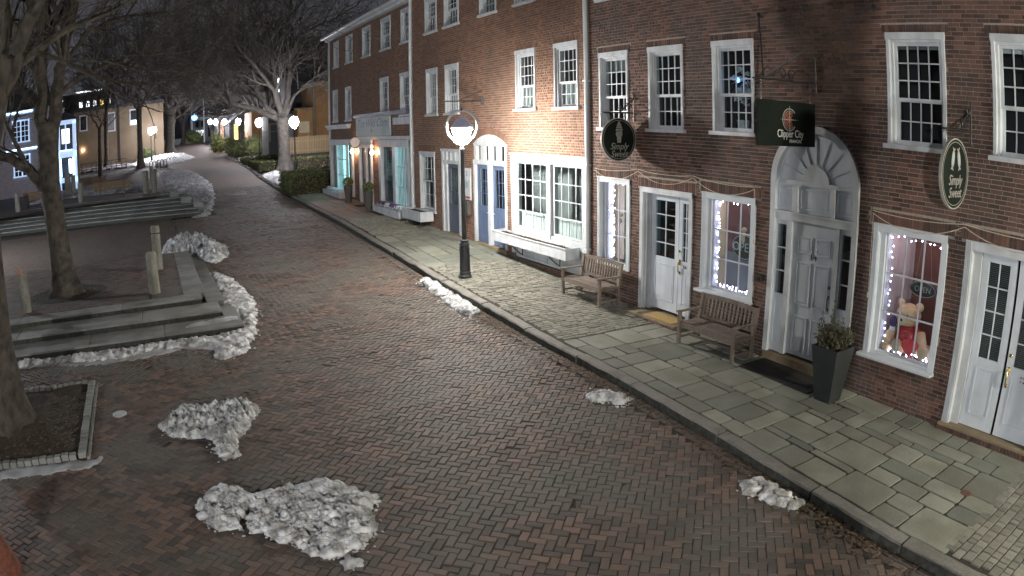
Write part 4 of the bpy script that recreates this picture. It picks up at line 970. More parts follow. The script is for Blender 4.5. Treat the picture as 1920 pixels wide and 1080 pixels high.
# ================================================================== LAMP POST
def lamp_post(loc, label, glow, rz=0, ringed=True, group='globe street lamps with hoops'):
    x, y, z = loc; t = thing('street_lamp', loc, label, 'street lamp', group)
    MB().lathe(loc, [(.17, 0), (.17, .05), (.145, .08), (.145, .14), (.125, .17), (.115, .80), (.13, .82), (.13, .86), (.105, .90), (.12, .93), (.12, .95), (.07, .97)], 16).put('base', MT['polegrey'], t)
    mb = MB()
    for k in range(12):
        a = 2*math.pi*k/12; mb.tube([(x+.125*math.cos(a), y+.125*math.sin(a), z+.18), (x+.117*math.cos(a), y+.117*math.sin(a), z+.79)], .009, 4)
    mb.put('fluting', MT['polegrey'], t)
    MB().lathe(loc, [(.062, .96), (.055, 2.0), (.047, 3.18), (.06, 3.2), (.06, 3.24), (.04, 3.27), (.05, 3.3), (.09, 3.34)], 14).put('pole', MT['polegrey'], t, smooth=True)
    if glow == 'lampfar':
        MB().lathe(loc, [(.15, 3.33), (.31, 3.62), (.33, 3.78), (.27, 3.92), (.15, 3.98)], 18).put('lamp_glass', MT[glow], t); MB().lathe(loc, [(.14, 3.985), (.05, 4.05)], 12).put('cap', MT['capgrey'], t)
    else:
        MB().lathe(loc, [(.125, 3.35), (.262, 3.745)], 24).put('lamp_glass', MT[glow], t)
        MB().lathe(loc, [(.272, 3.75), (.272, 3.765), (.25, 3.81), (.205, 3.89), (.14, 3.96), (.07, 3.99), (.03, 4.02), (.035, 4.05), (.0, 4.07)], 24).put('dome', MT['capgrey'], t, smooth=True)
    if ringed:
        cz = z+3.78; pts = []
        for k in range(41):
            a = rad(-118+(360-124)*k/40)     # open hoop round the lantern, gap at the bottom
            a = rad(-52)+rad(284)*k/40
            pts.append((x+.385*math.cos(a)*.8, y-.385*math.cos(a)*.6, cz+.40*math.sin(a)))
        pts = [(x+.1, y-.075, z+3.36)]+pts+[(x-.1, y+.075, z+3.36)]
        MB().tube(pts, .034, 8).put('hoop', MT['hoop'], t, smooth=True)
        MB().lathe((x, y, cz+.38), [(.03, 0), (.04, .03), (.02, .07), (.008, .1)], 8).put('finial', MT['polegrey'], t)
    return t
L0 = lamp_post((7.50, 16.14, sz(16.14)), 'lit street lamp with a white hoop standing on the pavement by the blue doors', 'lampglow', group='globe street lamps with hoops')
def lamp_copy(loc, label):
    t = dup(L1, loc, label); return t
L1 = lamp_post((10.55, 51.5, gz(51.5)+.1), 'lit street lamp on a dark pole between the big bare tree and the hedge', 'lampfar')
for loc, lab in (((10.65, 69.5, gz(69.5)), 'lit street lamp on a thin dark pole left of the big bare tree'), ((11.1, 90, gz(90)), 'lit street lamp with a hoop above the far yellow-lit shopfront'),
                 ((10.35, 100, gz(100)), 'far lit street lamp above the peach-lit shopfront'), ((9.7, 107, gz(107)), 'rightmost of the two touching far lamps left of the peach-lit shopfront'), ((9.6, 116, gz(116)), 'leftmost of the two touching far lamps left of the peach-lit shopfront'),
                 ((-.36, 85, gz(85)), 'lowest left lamp of the far trio beside the tan building'), ((.1, 92, gz(92)), 'middle lamp of the far trio beside the tan building'), ((.95, 99, gz(99)), 'rightmost lamp of the far trio beside the thick far trunk')):
    lamp_copy(loc, lab)
# lamps out of frame
def offscreen_lamp(p, dz, label, col, st):
    t = lamp_copy((p[0], p[1], gz(p[1])+dz), label); g = [c for c in bpy.data.objects if c.parent == t and c.name.startswith('lamp_glass')][0]
    g.material_slots[0].link = 'OBJECT'; g.material_slots[0].material = emis('lamp_glow', col, st)
offscreen_lamp(PLAZA_FILL, .3, 'unseen street lamp added out of the picture to light the left of the plaza', (.95, .95, 1), 95)  # added fill lamp, lifts the left of the plaza
offscreen_lamp(PLAZA_FILL2, .1, 'unseen street lamp added out of the picture to light the terrace and far steps', (.88, .93, 1), 560)  # added bluish fill lamp for the terrace and steps
offscreen_lamp(WARM, .1, 'street lamp standing out of the picture near the right-hand shopfront', (1, .95, .77), 410)
fl = thing('floodlight', (FLOOD[0], FLOOD[1], 0), 'floodlight on a mast out of the picture behind the viewpoint', 'floodlight')
MB().tube([(FLOOD[0]-.25, FLOOD[1]-.2, -.2), (FLOOD[0]-.25, FLOOD[1]-.2, 4.9)], .06, 8).put('mast', MT['polegrey'], fl)
MB().rbox((FLOOD[0]-.17, FLOOD[1]-.14, FLOOD[2]), (.04, .14, .14), Matrix.Rotation(rad(40), 3, 'Z')).put('housing', MT['polegrey'], fl)

# ================================================================== STREET FURNITURE
def bench(loc, rz, label):
    "teak garden bench, 1.45 m; local +y is its front, x along its length"
    t = thing('park_bench', (0, 0, 0), label, 'bench', 'slatted teak benches against the brick wall'); L = .72
    for sx in (-1, 1):
        MB().box(sx*L-.03, sx*L+.03, .24, .30, 0, .62).put('front_leg', MT['teak'], t)
        mb = MB(); M3 = Matrix.Rotation(rad(10), 3, 'X'); mb.box(sx*L-.03, sx*L+.03, -.27, -.21, 0, .42); mb.rbox((sx*L, -.285, .66), (.03, .03, .26), M3); mb.put('back_leg', MT['teak'], t)
        MB().box(sx*L-.04, sx*L+.04, -.30, .34, .62, .65).put('armrest', MT['teak'], t, bevel=.008)
        MB().box(sx*L-.02, sx*L+.02, -.21, .24, .12, .16).box(sx*L-.02, sx*L+.02, -.21, .24, .36, .42).put('side_rail', MT['teak'], t)
    MB().box(-L+.03, L-.03, .245, .285, .34, .42).put('front_rail', MT['teak'], t); MB().box(-L+.03, L-.03, -.26, -.22, .34, .42).put('rear_rail', MT['teak'], t)
    MB().box(-L, L, -.02, .02, .12, .16).put('stretcher', MT['teak'], t)
    for k in range(6): y0 = -.20+.083*k; MB().box(-L+.01, L-.01, y0, y0+.068, .42, .442).put('seat_slat', MT['teak'], t)
    mb = MB(); n = 12
    M3 = Matrix.Rotation(rad(10), 3, 'X')
    for k in range(n):
        u0 = -L+.03+(2*L-.06)*k/n; u1 = -L+.03+(2*L-.06)*(k+1)/n; h = .905+.03*math.cos((k+.5-n/2)/n*math.pi)
        mb.box(u0, u1, -.355, -.315, h-.075, h)
    mb.put('top_rail', MT['teak'], t)
    MB().box(-L+.03, L-.03, -.285, -.25, .47, .52).put('lower_rail', MT['teak'], t)
    sl = MB().rbox((0, 0, 0), (.024, .008, .175), M3).mesh('back_slat', MT['teak'])
    for k in range(14): link('back_slat', sl, t, (-L+.085+(2*L-.17)*k/13, -.298, .685))
    t.location = loc; t.rotation_euler = (0, 0, rz); WL[t.name] = Vector(loc)
    return t
b1 = bench((9.13, 13.0, sz(13.0)), rad(90), 'weathered slatted teak bench under the narrow lit window beside the lamp-lit setts')
dup(b1, (9.13, 8.95, sz(8.95)), 'weathered slatted teak bench between the doors numbered 16 and 14', rad(90))
# tall square planter by number 14
pl = thing('planter', (9.03, 6.15, sz(6.15)), 'tall tapered dark grey square planter with trimmed evergreen sprigs by door 14', 'planter')
z0 = sz(6.15); mb = MB()
for (h, z) in ((.155, 0), (.26, .90)): mb.v += [(9.03+a*h, 6.15+b*h, z0+z) for a, b in ((-1, -1), (1, -1), (1, 1), (-1, 1))]
for (h, z) in ((.235, .90), (.22, .80)): mb.v += [(9.03+a*h, 6.15+b*h, z0+z) for a, b in ((-1, -1), (1, -1), (1, 1), (-1, 1))]
for r_ in range(3): mb.f += [(4*r_+k, 4*r_+(k+1) % 4, 4*r_+4+(k+1) % 4, 4*r_+4+k) for k in range(4)]
mb.f += [(3, 2, 1, 0), (12, 13, 14, 15)]
mb.put('pot', MT['potg'], pl)
def leaves(mb, c, r, n, s_, shell=.45, up=0, box=False):
    for _ in range(n):
        if box: p = [rng.uniform(-1, 1) for _ in range(3)]; k = rng.randrange(3); p[k] = math.copysign(rng.uniform(.82, 1.05), p[k]); d_ = Vector(p)
        else:
            d_ = Vector((rng.gauss(0, 1), rng.gauss(0, 1), rng.gauss(0, 1))).normalized()*(rng.uniform(shell, 1)**.6); d_ *= 1+.22*noise.noise((d_.x*2.3+c[0], d_.y*2.3+c[1], d_.z*2.3+c[2]))
        p = Vector((c[0]+d_.x*r[0], c[1]+d_.y*r[1], c[2]+d_.z*r[2])); a = Vector((rng.gauss(0, 1), rng.gauss(0, 1), rng.gauss(0, 1)+up)).normalized(); q = a.orthogonal().normalized()
        q = (Matrix.Rotation(rng.uniform(0, 6.3), 3, a) @ q); s2 = s_*rng.uniform(.6, 1.3); b = len(mb.v)
        for u, v in ((-1, 0), (0, -.42), (1, 0), (0, .42)): w4 = p+a*u*s2+q*v*s2; mb.v.append(tuple(w4))
        mb.f.append((b, b+1, b+2, b+3))
mb = MB(); leaves(mb, (9.03, 6.15, z0+.98), (.30, .30, .14), 1500, .035, .1, .6); leaves(mb, (9.03, 6.12, z0+1.08), (.26, .36, .16), 700, .03, .2, 1)
for _ in range(60):
    a = rng.uniform(0, 6.3); r_ = rng.uniform(.1, .4); p0 = (9.03+.15*math.cos(a), 6.15+.15*math.sin(a), z0+.9); p1 = (9.03+r_*math.cos(a), 6.15+r_*math.sin(a), z0+rng.uniform(1.0, 1.3)); mb.tube([p0, p1], [.006, .003], 3)
    leaves(mb, p1, (.04, .04, .07), 10, .022, .1, 1)
for k in range(9): p = (9.03-.03+.02*k*.3, 6.22, z0+1.1+.06*k); leaves(mb, p, (.03, .03, .04), 12, .02, .1, 1)
mb.put('sprigs', MT['leafdry'], pl)
def round_pot(loc, label):
    t = thing('planter', loc, label, 'planter', 'dark round planters by the far shop door')
    MB().lathe(loc, [(.14, 0), (.21, .74), (.23, .76), (.23, .80), (.19, .80), (.18, .74), (0.02, .73)], 18).put('pot', MT['potb'], t)
    mb = MB(); leaves(mb, (loc[0], loc[1], loc[2]+.98), (.26, .26, .20), 700, .05, .5); mb.put('shrub', MT['leaf'], t)
    return t
rp = round_pot((9.10, 29.1, sz(29.1)), 'dark round planter with a clipped shrub right of the far shop door'); round_pot((9.12, 32.3, sz(32.3)), 'dark round planter with a clipped shrub left of the far shop door')
# window boxes
def window_box(y0, y1, z0, z1, label, plants=None, dep=.42, brackets=True):
    t = thing('window_box', (FX-.2, (y0+y1)/2, z0), label, 'window box', 'white window boxes along the brick row')
    x1 = FX-.06; x0 = x1-dep; mb = MB(); th = .025
    mb.box(x0, x0+th, y0, y1, z0, z1).box(x1-th, x1, y0, y1, z0, z1).box(x0+th, x1-th, y0, y0+th, z0, z1).box(x0+th, x1-th, y1-th, y1, z0, z1).box(x0+th, x1-th, y0+th, y1-th, z0, z0+.02)
    mb.box(x0-.02, x0+.03, y0-.02, y1+.02, z1, z1+.02).box(x0+.03, x1, y0-.02, y0+.03, z1, z1+.02).box(x0+.03, x1, y1-.03, y1+.02, z1, z1+.02)
    mb.put('box', MT['white'], t)
    bpart(t, 'soil', 'soil', [(x0+th, x1-th, y0+th, y1-th, z1-.07, z1-.05)])
    if brackets:
        for y in (y0+.25*(y1-y0), y0+.75*(y1-y0)):
            MB().tube([(x1+.02, y, z0-.32), (x1-.08, y, z0-.26), (x1-.26, y, z0-.1), (x1-.30, y, z0-.005)], .014, 6).tube([(x1+.03, y, z0-.35), (x1+.03, y, z0-.01)], .014, 6).put('bracket', MT['blackiron'], t)
    if plants:
        for yy in np.arange(y0+.15, y1-.1, .28): mb = MB(); leaves(mb, (FX-.28, yy, z1+.05), (.15, .16, .11), 120, .045, .2); mb.put('flower_clump', MT[plants], t)
    return t
wb = window_box(14.18, 17.98, .93, 1.20, 'long white window box under the wide double window', None, .42)
for _ in range(14): mb = MB(); leaves(mb, (FX-.25, rng.uniform(14.4, 17.7), 1.17), (.1, .14, .03), 40, .03, .1); mb.put('withered_plant', MT['litter'], wb)
window_box(23.25, 25.1, .85, 1.18, 'white window box under the small window beside the far downpipe', None, .5)
window_box(25.5, 28.7, .72, 1.0, 'white window box with purple and white flowers under the near cyan-lit window', 'petal', .5)
for _ in range(9): mb = MB(); leaves(mb, (FX-.3, rng.uniform(25.8, 28.4), 1.1), (.14, .12, .09), 60, .05, .2); mb.put('flower_clump', MT['purple'], bpy.data.objects['window_box.002'])
window_box(34.0, 37.5, .85, 1.12, 'white window box with white flowers under the farthest cyan-lit window', 'petal', .5, False)
# small things at the foot of the middle wall
t = thing('stone_figure', (9.3, 24.9, sz(24.9)), 'small pale stone garden figure standing under the window boxes', 'figure')
MB().lathe((9.3, 24.9, sz(24.9)), [(.12, 0), (.12, .06), (.08, .1), (.10, .25), (.07, .36), (.09, .44), (.06, .52)], 10).put('body', MT['sett'], t)
t = thing('bucket', (9.35, 24.2, sz(24.2)), 'dark bucket tucked under the white window box', 'bucket'); MB().lathe((9.35, 24.2, sz(24.2)), [(.13, 0), (.17, .32), (.15, .32), (.12, .05)], 12).put('body', MT['rubber'], t); MB().tube([(9.35, 24.04, sz(24.2)+.3), (9.3, 24.2, sz(24.2)+.42), (9.35, 24.36, sz(24.2)+.3)], .008, 4).put('handle', MT['blackiron'], t)
# mats
def doormat(x0, x1, y0, y1, label, m_='rubber'):
    z = sz((y0+y1)/2)+.005; o = MB().box(x0, x1, y0, y1, z-.004, z+.014).put('doormat', MT[m_], None, bevel=.005)
    o.rotation_euler = (math.atan((sz(y1)-sz(y0))/(y1-y0)), 0, 0); return props(o, label, 'doormat', 'black doormats')
doormat(8.92, 9.62, 6.5, 8.1, 'wide black rubber mat in front of door 14'); doormat(8.95, 9.55, 27.2, 28.6, 'dark mat in front of the dark door beside the cyan-lit window'); doormat(8.95, 9.6, 30.3, 31.0, 'dark mat in front of the far shop door')
o = bpart(None, 'doormat', 'cream', [(FX-.36, FX+.0, 10.45, 11.35, .236, .25)]); o.data.materials[0] = mat('straw_mat', (.30, .20, .07), (.40, .28, .11), .95, 20, 0, .5, 90); props(o, 'straw-coloured mat on the step of door 16', 'doormat')
# intercom camera beside door 14
ic = thing('door_camera', (FX-.05, 8.38, 1.5), 'small black camera box on the brick left of door 14', 'camera'); bpart(ic, 'body', 'blackiron', [(FX-.10, FX-.004, 8.34, 8.46, 1.48, 1.60)], bevel=.01); MB().tube([(FX-.10, 8.40, 1.54), (FX-.17, 8.37, 1.53)], .03, 8).put('lens', MT['blackiron'], ic)
# wall sconces by the far shop door
def sconce(y, z, label):
    t = thing('wall_sconce', (FX-.1, y, z), label, 'wall lamp', 'warm wall lamps beside the far shop door')
    MB().tube([(FX, y, z-.1), (FX-.12, y, z-.12), (FX-.2, y, z-.02)], .012, 5).put('arm', MT['blackiron'], t); MB().lathe((FX-.2, y, z-.02), [(.04, 0), (.085, .06), (.06, .14), (.03, .17)], 10).put('shade', MT['sconce'], t)
sconce(32.75, 3.1, 'warm glowing wall lamp on the brick pier left of the far shop door'); sconce(29.65, 3.1, 'warm glowing wall lamp on the brick pier right of the far shop door')
# rope light swags above the shop windows (unlit)
def swag(y0, z0, y1, z1, sag, x=FX-.07, n=14):
    return [(x-.02*math.sin(math.pi*i/n), y0+(y1-y0)*i/n, z0+(z1-z0)*i/n-sag*4*(i/n)*(1-i/n)) for i in range(n+1)]
def ropes(hooks, label, drop):
    t = thing('rope_swag', (FX-.07, hooks[0][0], hooks[0][1]), label, 'string lights', 'pale unlit string lights hooked along the brick')
    for a, b in zip(hooks[:-1], hooks[1:]):
        MB().tube(swag(*a, *b, .05), .007, 5).put('cord', MT['rope'], t); MB().tube(swag(a[0], a[1]-.04, b[0], b[1]-.04, .20), .007, 5).put('cord', MT['rope'], t)
    for y, z in hooks: MB().tube([(FX, y, z+.06), (FX-.09, y, z+.06), (FX-.09, y, z)], .006, 5).put('hook', MT['blackiron'], t)
    y, zt, zb = drop; MB().tube([(FX-.03, y, zt), (FX-.02, y+.01, (zt+zb)/2), (FX-.03, y-.01, zb)], .006, 5).lathe((FX-.03, y-.01, zb-.08), [(.02, 0), (.02, .08)], 6).put('lead', MT['rope'], t)
ropes([(13.56, 3.17), (11.97, 3.24), (10.24, 3.22), (8.59, 3.15)], 'pale string of unlit lights swagged over number 16 and its two windows', (8.62, 3.1, 2.2))
ropes([(5.98, 3.06), (4.25, 3.09), (2.4, 3.09)], 'pale string of unlit lights swagged over the teddy bear window', (5.99, 3.0, 1.75))

# ================================================================== SHOP WINDOW DISPLAYS
def fairy(pts, label, seed, wob=.02, clump=1):
    t = thing('fairy_lights', pts[0], label, 'fairy lights', 'lit fairy light strings round the shop windows'); r = random.Random(seed)
    MB().tube(pts, .004, 4).put('wire', MT['white'], t)
    mb = MB(); total = []
    for a, b in zip(pts[:-1], pts[1:]):
        a, b = Vector(a), Vector(b); L = (b-a).length; n = max(1, int(L/.105))
        for k in range(n):
            for c_ in range(clump): p = a+(b-a)*((k+r.uniform(.2, .8))/n)+Vector((0, r.uniform(-wob, wob), r.uniform(-wob, wob))); mb.ell(p, (.010, .010, .012), 6, 4)
    mb.put('bulbs', MT['bulb'], t)['kind'] = 'stuff'; return t
X = FX+.21
fairy([(X, 5.70, .92), (X, 5.70, 2.70), (X, 5.40, 2.68), (X, 4.72, 2.66), (X, 4.72, .92)], 'lit fairy lights framing the teddy bear window', 1, .03)
fairy([(X, 5.64, .88), (X, 4.72, .88)], 'dense fairy lights along the bottom of the teddy bear window', 2, .04, 3)
fairy([(X, 9.76, 1.15), (X, 9.76, 2.80), (X, 8.76, 2.78)], 'lit fairy lights down the left side and top of the window right of door 16', 3, .035, 2)
fairy([(X, 9.72, 1.13), (X, 8.76, 1.13)], 'dense fairy lights along the bottom of the window behind the second bench', 4, .04, 3)
t5 = fairy([(X, 13.22, 1.1), (X, 13.22, 2.86)], 'dense icicle lights down the left side of the narrow blue-walled window', 5, .06, 5); fairy([(X, 13.1, 2.84), (X, 12.45, 2.82)], 'few fairy lights along the top of the narrow blue-walled window', 6, .02)
# open signs
def open_sign(c, ry, rz_, label, glow):
    t = thing('open_sign', c, label, 'open sign', 'oval OPEN signs in the shop windows')
    mb = MB(); mb.prism([(c[1]+ry*math.cos(rad(a)), c[2]+rz_*math.sin(rad(a))) for a in range(0, 360, 10)], 'x', c[0], c[0]+.03); mb.put('plate', MT['blackiron'], t)
    pts = [(c[0]-.01, c[1]+ry*.93*math.cos(rad(a)), c[2]+rz_*.9*math.sin(rad(a))) for a in range(0, 361, 12)]; MB().tube(pts, .006, 4).put('tube_rim', MT[glow], t)
    text_mesh('OPEN', rz_*.95, glow, (c[0]-.008, c[1], c[2]-rz_*.33), TOY, .004, parent=t, xs=1.0); MB().tube([(c[0], c[1]-ry*.6, c[2]+rz_*.8), (c[0], c[1]-ry*.3, c[2]+.75)], .003, 3).tube([(c[0], c[1]+ry*.6, c[2]+rz_*.8), (c[0], c[1]+ry*.3, c[2]+.75)], .003, 3).put('cord', MT['silver'], t)
open_sign((FX+.30, 5.10, 1.93), .27, .13, 'oval black OPEN sign hanging above the teddy bear', 'silver'); open_sign((FX+.30, 9.14, 1.95), .33, .25, 'larger oval dark OPEN sign in the window right of door 16', 'signpale')
# teddy bear with a heart
tb = thing('teddy_bear', (10.15, 5.3, .80), 'large tan teddy bear in a red sequinned top sitting in the display window', 'teddy bear')
MB().ell((10.16, 5.40, 1.43), (.20, .235, .195), 18, 12).put('head', MT['teddy'], tb, smooth=True)
for y in (5.60, 5.22): MB().ell((10.20, y, 1.59), (.05, .08, .075), 12, 8).put('ear', MT['teddy'], tb, smooth=True)
MB().ell((9.99, 5.42, 1.36), (.08, .10, .075), 12, 8).put('muzzle', MT['cream'], tb, smooth=True)
MB().ell((9.915, 5.42, 1.39), (.02, .035, .022), 8, 6).put('nose', MT['rubber'], tb, smooth=True)
for y in (5.50, 5.33): MB().ell((9.98, y, 1.47), (.012, .014, .014), 8, 6).put('eye', MT['rubber'], tb)
mb = MB().ell((10.16, 5.34, 1.10), (.21, .27, .20), 22, 14)
for k in range(len(mb.v)): vx = Vector(mb.v[k]); f_ = 1+.07*noise.noise(vx*30); mb.v[k] = (10.16+(vx.x-10.16)*f_, 5.34+(vx.y-5.34)*f_, vx.z)
mb.put('sequin_wrap', MT['redseq'], tb)
MB().tube([(10.12, 5.58, 1.20), (10.02, 5.70, 1.02), (9.95, 5.68, .90)], [.095, .09, .085], 12).ell((9.95, 5.67, .90), (.09, .09, .09), 12, 8).put('arm', MT['teddy'], tb, smooth=True)
MB().tube([(10.12, 5.10, 1.18), (10.0, 4.98, 1.05), (9.97, 4.93, .96)], [.09, .085, .08], 12).ell((9.97, 4.93, .96), (.085, .085, .085), 12, 8).put('arm', MT['teddy'], tb, smooth=True)
for y, zz in ((5.44, .94), (4.92, .94)):
    MB().tube([(10.2, y+.02, .90), (10.0, y, .92), (9.94, y, .94)], [.11, .125, .13], 14).ell((9.94, y, zz), (.05, .13, .13), 14, 10).put('leg', MT['teddy'], tb, smooth=True)
    MB().ell((9.895, y, zz), (.016, .085, .085), 12, 8).put('foot_pad', MT['cream'], tb)
ht = thing('heart', (9.95, 5.14, .86), 'pink-red heart cushion leaning against the teddy bear', 'heart cushion'); pts = []
for k in range(28):
    t_ = 2*math.pi*k/28; pts.append((5.15+.0098*16*math.sin(t_)**3, 1.01+.0098*(13*math.cos(t_)-5*math.cos(2*t_)-2*math.cos(3*t_)-math.cos(4*t_))))
MB().prism(pts, 'x', 9.83, 9.90).put('cushion', MT['heart'], ht, bevel=.015)
t = thing('gift_doll', (9.98, 5.66, .8), 'small purple and tan plush toy at the left of the teddy bear', 'toy'); MB().ell((9.98, 5.60, 1.32), (.06, .07, .10), 10, 8).put('body', MT['purple'], t); MB().ell((9.98, 5.60, 1.20), (.03, .06, .05), 10, 8).put('base', MT['petal'], t)
t = thing('toy_figure', (10.0, 13.0, 1.9), 'small pale round-headed ornament hanging in the narrow window', 'ornament'); MB().ell((9.98, 13.02, 2.12), (.06, .06, .05), 10, 8).ell((9.98, 13.05, 1.98), (.05, .06, .07), 10, 8).put('body', MT['cream'], t); MB().tube([(9.99, 13.0, 1.92), (10.0, 12.85, 1.3)], .006, 4).put('string', MT['white'], t)
t = thing('stuffed_toy', (10.05, 9.2, 1.95), 'pale plush toy hanging above the OPEN sign in the window right of door 16', 'toy'); MB().ell((10.02, 9.18, 2.12), (.05, .06, .12), 10, 8).ell((10.0, 9.16, 2.28), (.05, .06, .05), 10, 8).put('body', MT['cream'], t)
# ================================================================== SNOW
def inside(p, poly):
    x, y = p; c = False; n = len(poly)
    for i in range(n):
        x1, y1 = poly[i]; x2, y2 = poly[(i+1) % n]
        if (y1 > y) != (y2 > y) and x < (x2-x1)*(y-y1)/(y2-y1)+x1: c = not c
    return c
def edged(P, poly):
    "vectorised signed distance (positive inside)"
    P = np.asarray(P); d = np.full(len(P), 1e9); ins = np.zeros(len(P), bool); n = len(poly)
    for i in range(n):
        a = np.array(poly[i]); b = np.array(poly[(i+1) % n]); ab = b-a; t = np.clip(((P-a)@ab)/(ab@ab+1e-12), 0, 1); d = np.minimum(d, np.linalg.norm(P-a-t[:, None]*ab, axis=1))
        c = ((a[1] > P[:, 1]) != (b[1] > P[:, 1])) & (P[:, 0] < (b[0]-a[0])*(P[:, 1]-a[1])/(b[1]-a[1]+1e-12)+a[0]); ins ^= c
    return np.where(ins, d, -d)
def snow(name, poly, h, label, step=.03, zf=gz, mt='snow', lump=1.0, seed=0, edge=.12, group=None, cat='snow', holes=.0, fs=1.0, clods=0):
    xs = [p[0] for p in poly]; ys = [p[1] for p in poly]; gx = np.arange(min(xs)-.1, max(xs)+.1, step); gy = np.arange(min(ys)-.1, max(ys)+.1, step)
    P = np.array([(x, y) for y in gy for x in gx]); D = edged(P, poly); nx = len(gx); Z = np.full(len(P), -1e9)
    keep = D > -.12
    for i in np.nonzero(keep)[0]:
        x, y = P[i]; d = D[i]+(.09*noise.noise((x*4*fs, y*4*fs, seed))+.05*noise.noise((x*11*fs, y*11*fs, seed)))/fs
        if holes and noise.noise((x*3.1, y*3.1, seed+9)) < -holes: d = -.05
        if d <= 0: Z[i] = zf(y)-.03; continue
        e = min(1, d/edge)**.6
        wx = x+.04*noise.noise((x*6, y*6, 4)); wy_ = y+.04*noise.noise((x*6, y*6, 8)); f1 = fs
        vor = noise.voronoi((wx*8*f1, wy_*8*f1, seed))[0]; vo2 = noise.voronoi((wx*19*f1, wy_*19*f1, seed))[0]; vo3 = noise.voronoi((wx*37*f1, wy_*37*f1, seed))[0]
        b = .50+.45*noise.noise((x*1.6, y*1.6, seed))+lump*(.26*(1-2.6*vor[0]**2)+.22*(1-2.9*vo2[0]**2)+.12*(1-3*vo3[0]**2))
        Z[i] = zf(y)+max(.006, h*e*max(.12, b))
    idx = -np.ones(len(P), int); V = []; F_ = []
    for i in np.nonzero(keep)[0]: idx[i] = len(V); V.append((P[i][0]+step*.3*noise.noise((P[i][0]*9, P[i][1]*9, 3)), P[i][1], Z[i]))
    for j in range(len(gy)-1):
        for i in range(nx-1):
            q = [j*nx+i, j*nx+i+1, (j+1)*nx+i+1, (j+1)*nx+i]
            if all(keep[k] for k in q) and max(Z[k]-zf(P[k][1]) for k in q) > -.02: F_.append(tuple(idx[k] for k in q))
    mb = MB(); mb.v = V; mb.f = F_
    if clods:
        r_ = random.Random(seed*7+1); xa, xb, ya, yb = min(xs), max(xs), min(ys), max(ys); n = 0; cand = []
        Q = [(r_.uniform(xa-.1, xb+.1), r_.uniform(ya-.1, yb+.1)) for _ in range(int(clods*6))]; DD = edged(Q, poly)
        for (x, y), dq in zip(Q, DD):
            if n >= clods: break
            dq2 = dq+.08*noise.noise((x*4, y*4, seed))
            if dq2 < -.03 and r_.random() > .10: continue
            if dq2 < -.14: continue
            s_ = r_.uniform(.010, .022) if dq2 < .02 else r_.choice([r_.uniform(.014, .028), r_.uniform(.022, .045), r_.uniform(.03, .062), r_.uniform(.05, .085)])
            if r_.random() < .88 and noise.noise((x*2.8, y*2.8, seed+3)) < -.02: continue
            hh = h*.75*max(0, min(1, dq2/edge))**.6*(.7+.5*noise.noise((x*1.6, y*1.6, seed))); z = zf(y)+max(0, hh)*.8-s_*.05; b = len(mb.v)
            mb.ell((x, y, z), (s_*r_.uniform(.8, 1.5), s_*r_.uniform(.7, 1.4), s_*r_.uniform(.5, .9)), 8, 6)
            for k in range(b, len(mb.v)): vx = Vector(mb.v[k]); f = 1+.45*noise.noise(vx*22+Vector((seed, 0, 0)))+.14*noise.noise(vx*70); c_ = Vector((x, y, z)); vx = c_+(vx-c_)*f; mb.v[k] = tuple(vx)
            n += 1
    o = mb.put(name, MT[mt], None, smooth=True)
    return props(o, label, cat, group)
G_ = 'leftover snow heaps on the brick street'
A = [(-0.02, 7.94), (0.16, 8.22), (0.48, 8.21), (0.71, 7.9), (1.16, 8.02), (1.58, 7.95), (1.88, 7.77), (2.05, 7.45), (2.08, 7.23), (1.89, 6.98), (1.86, 6.62), (1.73, 6.48), (1.56, 6.35), (1.28, 6.3), (0.98, 6.5), (0.77, 6.9), (0.51, 7.17), (0.16, 7.3), (-0.04, 7.59)]
snow('snow_heap', A, .14, 'largest lumpy snow heap in the foreground, lowest in the middle of the brick street', .016, seed=1, group=G_, lump=1.0, holes=.33, clods=1100)
snow('snow_chunk', [(1.28, 6.2), (1.42, 6.26), (1.56, 6.22), (1.60, 6.1), (1.45, 6.0), (1.30, 6.04)], .09, 'small icy crumb of snow just below the largest foreground heap', .02, seed=2, group=G_)
B = [(-0.35, 10.49), (-0.17, 10.88), (0.03, 11.1), (0.34, 10.93), (0.71, 10.98), (1.1, 10.85), (1.23, 10.49), (1.03, 10.07), (0.81, 9.76), (0.66, 9.16), (0.46, 9.05), (0.35, 9.28), (0.40, 9.75), (0.23, 9.95), (-0.1, 9.98), (-0.34, 10.22)]
snow('snow_heap', B, .22, 'medium snow heap with a narrow tongue, in the brick street right of the tree bed', .022, seed=3, group=G_, lump=1.0, holes=.5, clods=450)
snow('snow_heap', [(6.55, 16.9), (6.78, 16.95), (6.79, 16.17), (6.79, 14.85), (6.77, 13.9), (6.6, 13.54), (6.36, 13.54), (6.28, 13.92), (6.40, 15.04), (6.45, 15.83)], .16, 'long white snow heap against the kerb near the street lamp', .026, seed=4, group=G_, lump=.9, clods=700)
snow('snow_heap', [(6.20, 8.81), (6.50, 8.93), (6.60, 8.65), (6.62, 8.35), (6.45, 8.19), (6.33, 8.34), (6.13, 8.57)], .09, 'small crumbly snow patch in the gutter beside the bluestone flags', .018, seed=5, group=G_, lump=1.0, holes=.1, clods=220)
snow('snow_heap', [(6.15, 5.38), (6.40, 5.25), (6.46, 5.01), (6.42, 4.68), (6.38, 4.45), (6.2, 4.45), (6.05, 4.7), (6.05, 5.06)], .08, 'crumbly gritty snow patch by the kerb at the lower right', .017, seed=6, group=G_, lump=1.0, holes=.1, clods=320)
